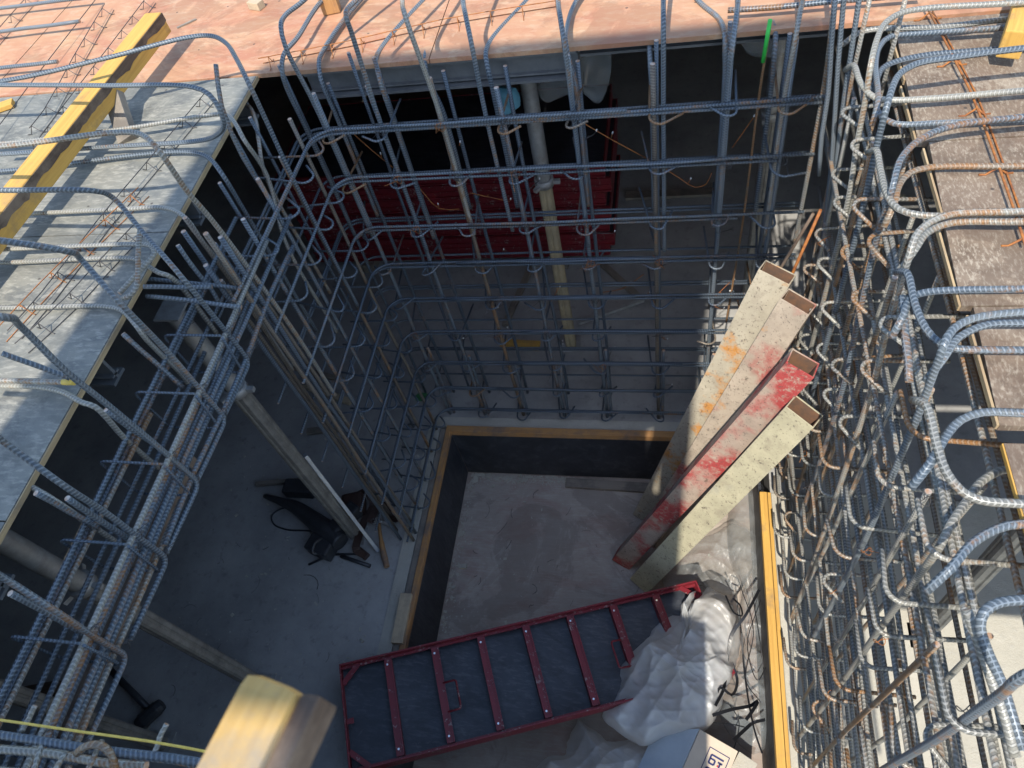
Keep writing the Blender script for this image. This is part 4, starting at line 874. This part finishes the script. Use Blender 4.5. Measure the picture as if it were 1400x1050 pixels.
crumple('plastic_bag', [(946, 798), (990, 815), (1014, 868), (1006, 910), (985, 955), (965, 990), (920, 1002), (880, 1020), (835, 1000), (822, 985), (843, 930), (872, 880), (905, 848), (942, 842)], -.12, .22, 'film', 'big full bag of milky white plastic slumped over the right end of the red panel', 'plastic bag', 3.1, ridge=(.8, -.6), amp=1.15)
crumple('plastic_sheet', [(795, 985), (830, 1010), (870, 1010), (905, 1020), (935, 1060), (900, 1085), (740, 1090), (735, 1050), (770, 1030), (785, 1005)], -.34, .2, 'film', 'crumpled white plastic sheet spilling out below the big bag at the bottom edge', 'plastic sheet', 9.7, ridge=(.6, .8), amp=1.1)
crumple('plastic_sheet', [(910, 775), (950, 742), (1000, 720), (1032, 730), (1030, 790), (985, 812), (950, 800), (905, 800)], -.42, .16, 'film_clear', 'thin clear plastic sheet behind the bag at the tube feet', 'plastic sheet', 5.5, amp=.9)
crumple('plastic_sheet', [(1000, 660), (1037, 660), (1044, 740), (1046, 800), (1020, 815), (998, 760), (995, 700)], -.36, .16, 'film_clear', 'grey smooth plastic roll standing beside the yellow edge timber', 'plastic sheet', 7.2, amp=.35)
crumple('plastic_sheet', [(1000, 800), (1044, 800), (1054, 900), (1056, 1000), (1030, 1035), (1000, 1010), (990, 960), (1012, 900), (1015, 860)], -.36, .2, 'film_clear', 'clear wrinkled plastic film under the black straps beside the yellow timber', 'plastic sheet', 12.4, ridge=(.9, .1), amp=.9)
def strap(pts, z, w, label, seed=0):
    P = smooth_path([onz(*q, z+.05*math.sin(i*1.3+seed)) for i, q in enumerate(pts)], .02)
    tag(MB().ribbon(P, w, .0015, (.4*math.sin(seed), .2, 1)).build('plastic_strap', 'strap'), label, 'strap', 'black straps on the plastic film')
strap([(1038, 806), (1020, 840), (1000, 870), (994, 910), (990, 940), (978, 965)], -.10, .016, 'long black strap running down along the right side of the bag', .3)
strap([(974, 978), (1000, 970), (1028, 964), (1036, 958), (1030, 970), (1020, 984)], -.16, .018, 'folded black strap kinked back on itself in the middle of the film', 1.4)
strap([(1003, 1012), (1018, 998), (1030, 988), (1046, 984)], -.16, .018, 'short straight black strap just above the boxes', 2.2)
strap([(1014, 866), (1016, 900), (1022, 950), (1032, 1000), (1042, 1030)], -.18, .010, 'narrow black strap running straight down toward the boxes', 3.0)
strap([(1000, 905), (1008, 930), (1000, 950), (985, 940), (976, 960)], -.15, .016, 'short black strap looping off the bag side', 4.1)
strap([(1002, 818), (1012, 828), (1014, 842), (1004, 838), (992, 814)], -.08, .010, 'small black strap loop at the top of the bag', 5.0)
strap([(975, 988), (1000, 990), (1018, 994)], -.17, .006, 'thin black strap lying level above the boxes', 6.0)
for i, pts in enumerate(([(1030, 820), (1038, 870), (1046, 930), (1050, 985)], [(1012, 800), (1030, 860), (1020, 930), (1040, 960)], [(995, 960), (1010, 985), (1006, 1015), (1000, 1030)], [(1040, 820), (1022, 880), (1036, 930), (1048, 910)])):
    P = smooth_path([onz(*q, -.2+.04*math.sin(k*2+i)) for k, q in enumerate(pts)], .02)
    tag(MB().tube(P, .0028, 5).build('plastic_strap', 'strap'), ['thin dark cord along the right edge of the film beside the yellow timber', 'thin dark cord wandering from the plastic roll to the folded strap', 'short thin dark cord hanging beside the box', 'thin dark cord curling near the yellow timber'][i], 'strap', 'black straps on the plastic film')
# boxes
t = thing('cardboard_box', 'beige cardboard box with a navy printed sign at the bottom edge', 'box', (.2, .45, PZ))
zt = -.12; a = onz(957, 997, zt); b = onz(1009, 1027, zt); ex = b-a; LX_ = np.linalg.norm(ex); ex /= LX_; ey = np.cross((0, 0, 1), ex); ey = -ey if ey[1] > 0 else ey
m = MB(); m.obox(a+ex*LX_/2+ey*.2+np.array([0, 0, -.24]), ex, ey, (0, 0, 1), LX_/2, .2, .24); m.build('carton', 'card', t, .003)
fl = MB(); p0 = a; m2 = MB(); dn = np.array([-.24, -.02, -.10]); m2.obox(a-ex*.004+ey*.13+dn/2, ey, dn/np.linalg.norm(dn), np.cross(ey, dn/np.linalg.norm(dn)), .13, np.linalg.norm(dn)/2, .003); m2.build('flap', 'card_blue', t)
# printed mark on the top: outlined frame with blocky letters
def mk(u0, v0, u1, v1, w=.006, mat='ink', nm='print'):
    A_ = a+ex*u0+ey*v0+np.array([0, 0, .0016]); B_ = a+ex*u1+ey*v1+np.array([0, 0, .0016]); return (A_, B_, w)
S = LX_; pr = MB(); UU, VV = S*.38, .055
seg = [(0, 0, .11, 0), (0, 0, 0, .19), (.11, 0, .11, .19), (0, .19, .11, .19), (.022, .03, .022, .075), (.022, .03, .09, .03), (.022, .05, .05, .05), (.022, .075, .05, .075), (.05, .05, .05, .075), (.065, .05, .09, .05), (.078, .05, .078, .09), (.022, .10, .06, .10), (.022, .10, .022, .14), (.04, .10, .04, .14), (.06, .10, .06, .14), (.075, .11, .09, .15)]
for s0 in seg: A_, B_, w_ = mk(UU+s0[0], VV+s0[1], UU+s0[2], VV+s0[3]); pr.bar(A_, B_, .004 if s0 in seg[:4] else .009, .001)
pr.build('print', 'ink', t)
A_, B_, w_ = mk(UU+.066, VV+.068, UU+.074, VV+.068); MB().bar(A_, B_, .008, .0012).build('print_dot', 'red_ink', t)
t = thing('cardboard_box', 'lower speckled beige box tucked right of the printed box', 'box', (.33, .5, PZ)); a2 = onz(1009, 1026, -.2); b2 = onz(1034, 1043, -.2); ex2 = (b2-a2); l2 = np.linalg.norm(ex2); ex2 /= l2; ey2 = np.cross(ex2, (0, 0, 1)); ey2 = -ey2 if ey2[1] > 0 else ey2
MB().obox(a2+ex2*(l2/2+.008)+ey2*.16-np.array([0, 0, .2]), ex2, ey2, (0, 0, 1), l2/2, .16, .2).build('carton', 'concrete_pale', t, .003)
MB().obox(a2+ex2*(l2/2+.008)+ey2*.16+np.array([0, 0, .0008]), ex2, ey2, (0, 0, 1), l2/2-.01, .02, .0006).build('tape', 'card', t)
t = thing('cardboard_box', 'blue tinted carton left of the printed box under the bag', 'box', (.05, .42, PZ)); a3 = onz(925, 1030, -.28)
MB().obox(a3+np.array([.0, -.1, -.16]), ex, ey, (0, 0, 1), .09, .14, .16).build('carton', 'card_blue', t, .003)
MB().obox(a3+np.array([.0, -.1, .0008]), ex, ey, (0, 0, 1), .085, .02, .0006).build('tape', 'card', t)
# bags hanging under the red deck
def hang(outline, y, label, mat, seed, th=.05):
    P = [on(*q, 'y', y) for q in outline]; ctr = np.mean(P, 0); m = MB(); n = len(P); nr = 10; vs = []
    O = smooth_path(P+[P[0]], .03)[:-1]; na = len(O)
    for s in (-1, 1):
        for i in range(nr+1):
            f_ = i/nr
            for p in O:
                qv = ctr+(p-ctr)*f_; k = mnoise.noise(Vector((qv[0]*14+seed, qv[2]*14, s)))
                vs.append(qv+np.array([0, s*th*math.sqrt(max(0, 1-f_**2))+.035*k, .01*k]))
    b = m.addv(vs)
    for s in range(2):
        o_ = b+s*(nr+1)*na
        for i in range(nr):
            for j in range(na):
                j2 = (j+1) % na; fc = (o_+i*na+j, o_+i*na+j2, o_+(i+1)*na+j2, o_+(i+1)*na+j); m.face(fc if s == 0 else fc[::-1], None, 0, True)
    return tag(m.build('plastic_bag', mat), label, 'plastic bag')
hang([(683, 118), (705, 122), (712, 140), (700, 153), (682, 150), (673, 135)], 3.35, 'small crumpled blue and white bag stuffed beside the dusty prop', 'blue', 2.0)
hang([(780, 70), (830, 62), (835, 100), (818, 140), (790, 125), (745, 140), (735, 120)], 3.5, 'clear plastic sheet hanging under the red deck right of the dusty prop', 'film_clear', 6.0, .02)
hang([(1010, 50), (1060, 46), (1085, 62), (1060, 76), (1020, 70)], 3.4, 'clear plastic sheet bunched under the red deck near the green-tipped bar', 'film_clear', 8.0, .02)
# green spray marks on the floor
for px, py, lab in ((577, 543, 'green spray mark on the floor at the left corner of the back cage'),):
    c = onz(px, py, .0045); m = MB(); pts = [(.055*(1+.35*mnoise.noise(Vector((math.cos(a)*2, math.sin(a)*2, 1))))*math.cos(a), .04*(1+.35*mnoise.noise(Vector((math.cos(a)*2, math.sin(a)*2, 5))))*math.sin(a)) for a in np.linspace(0, 2*np.pi, 24, endpoint=False)]
    m.prism(pts, c, (1, 0, 0), (0, 1, 0), (0, 0, 1), .001); tag(m.build('paint_mark', simple('dull_green_paint', (.05, .20, .07), .8, 0, scale=30, bump=0)), lab, 'paint mark')

# ================================================================== LIGHT
EL = 55; AZ = 6.0                                 # sun behind the viewer, shadows run away from the camera
sd = bpy.data.lights.new('sun', 'SUN'); sd.energy = 3.05; sd.angle = rad(.53); sd.color = (1, .93, .82)
so = bpy.data.objects.new('sun', sd); COL.objects.link(so)
dirv = Vector((math.sin(rad(AZ))*math.cos(rad(EL)), math.cos(rad(AZ))*math.cos(rad(EL)), -math.sin(rad(EL))))
so.rotation_euler = dirv.to_track_quat('-Z', 'Y').to_euler()
w = bpy.data.worlds.new('World'); SC.world = w; w.use_nodes = True; nt = w.node_tree
sky = nt.nodes.new('ShaderNodeTexSky'); sky.sky_type = 'NISHITA'; sky.sun_disc = False; sky.sun_elevation = rad(EL)
sky.sun_rotation = rad(180+AZ); sky.air_density = 1.2; sky.dust_density = .6
bg = nt.nodes['Background']; nt.links.new(sky.outputs[0], bg.inputs[0]); bg.inputs[1].default_value = .15
SC.view_settings.view_transform = 'Standard'; SC.view_settings.look = 'None'; SC.view_settings.exposure = 1.06; SC.view_settings.gamma = 1
SC.cycles.max_bounces = 8; SC.cycles.transparent_max_bounces = 12; SC.cycles.use_adaptive_sampling = True
try: SC.cycles.use_denoising = True
except Exception: pass
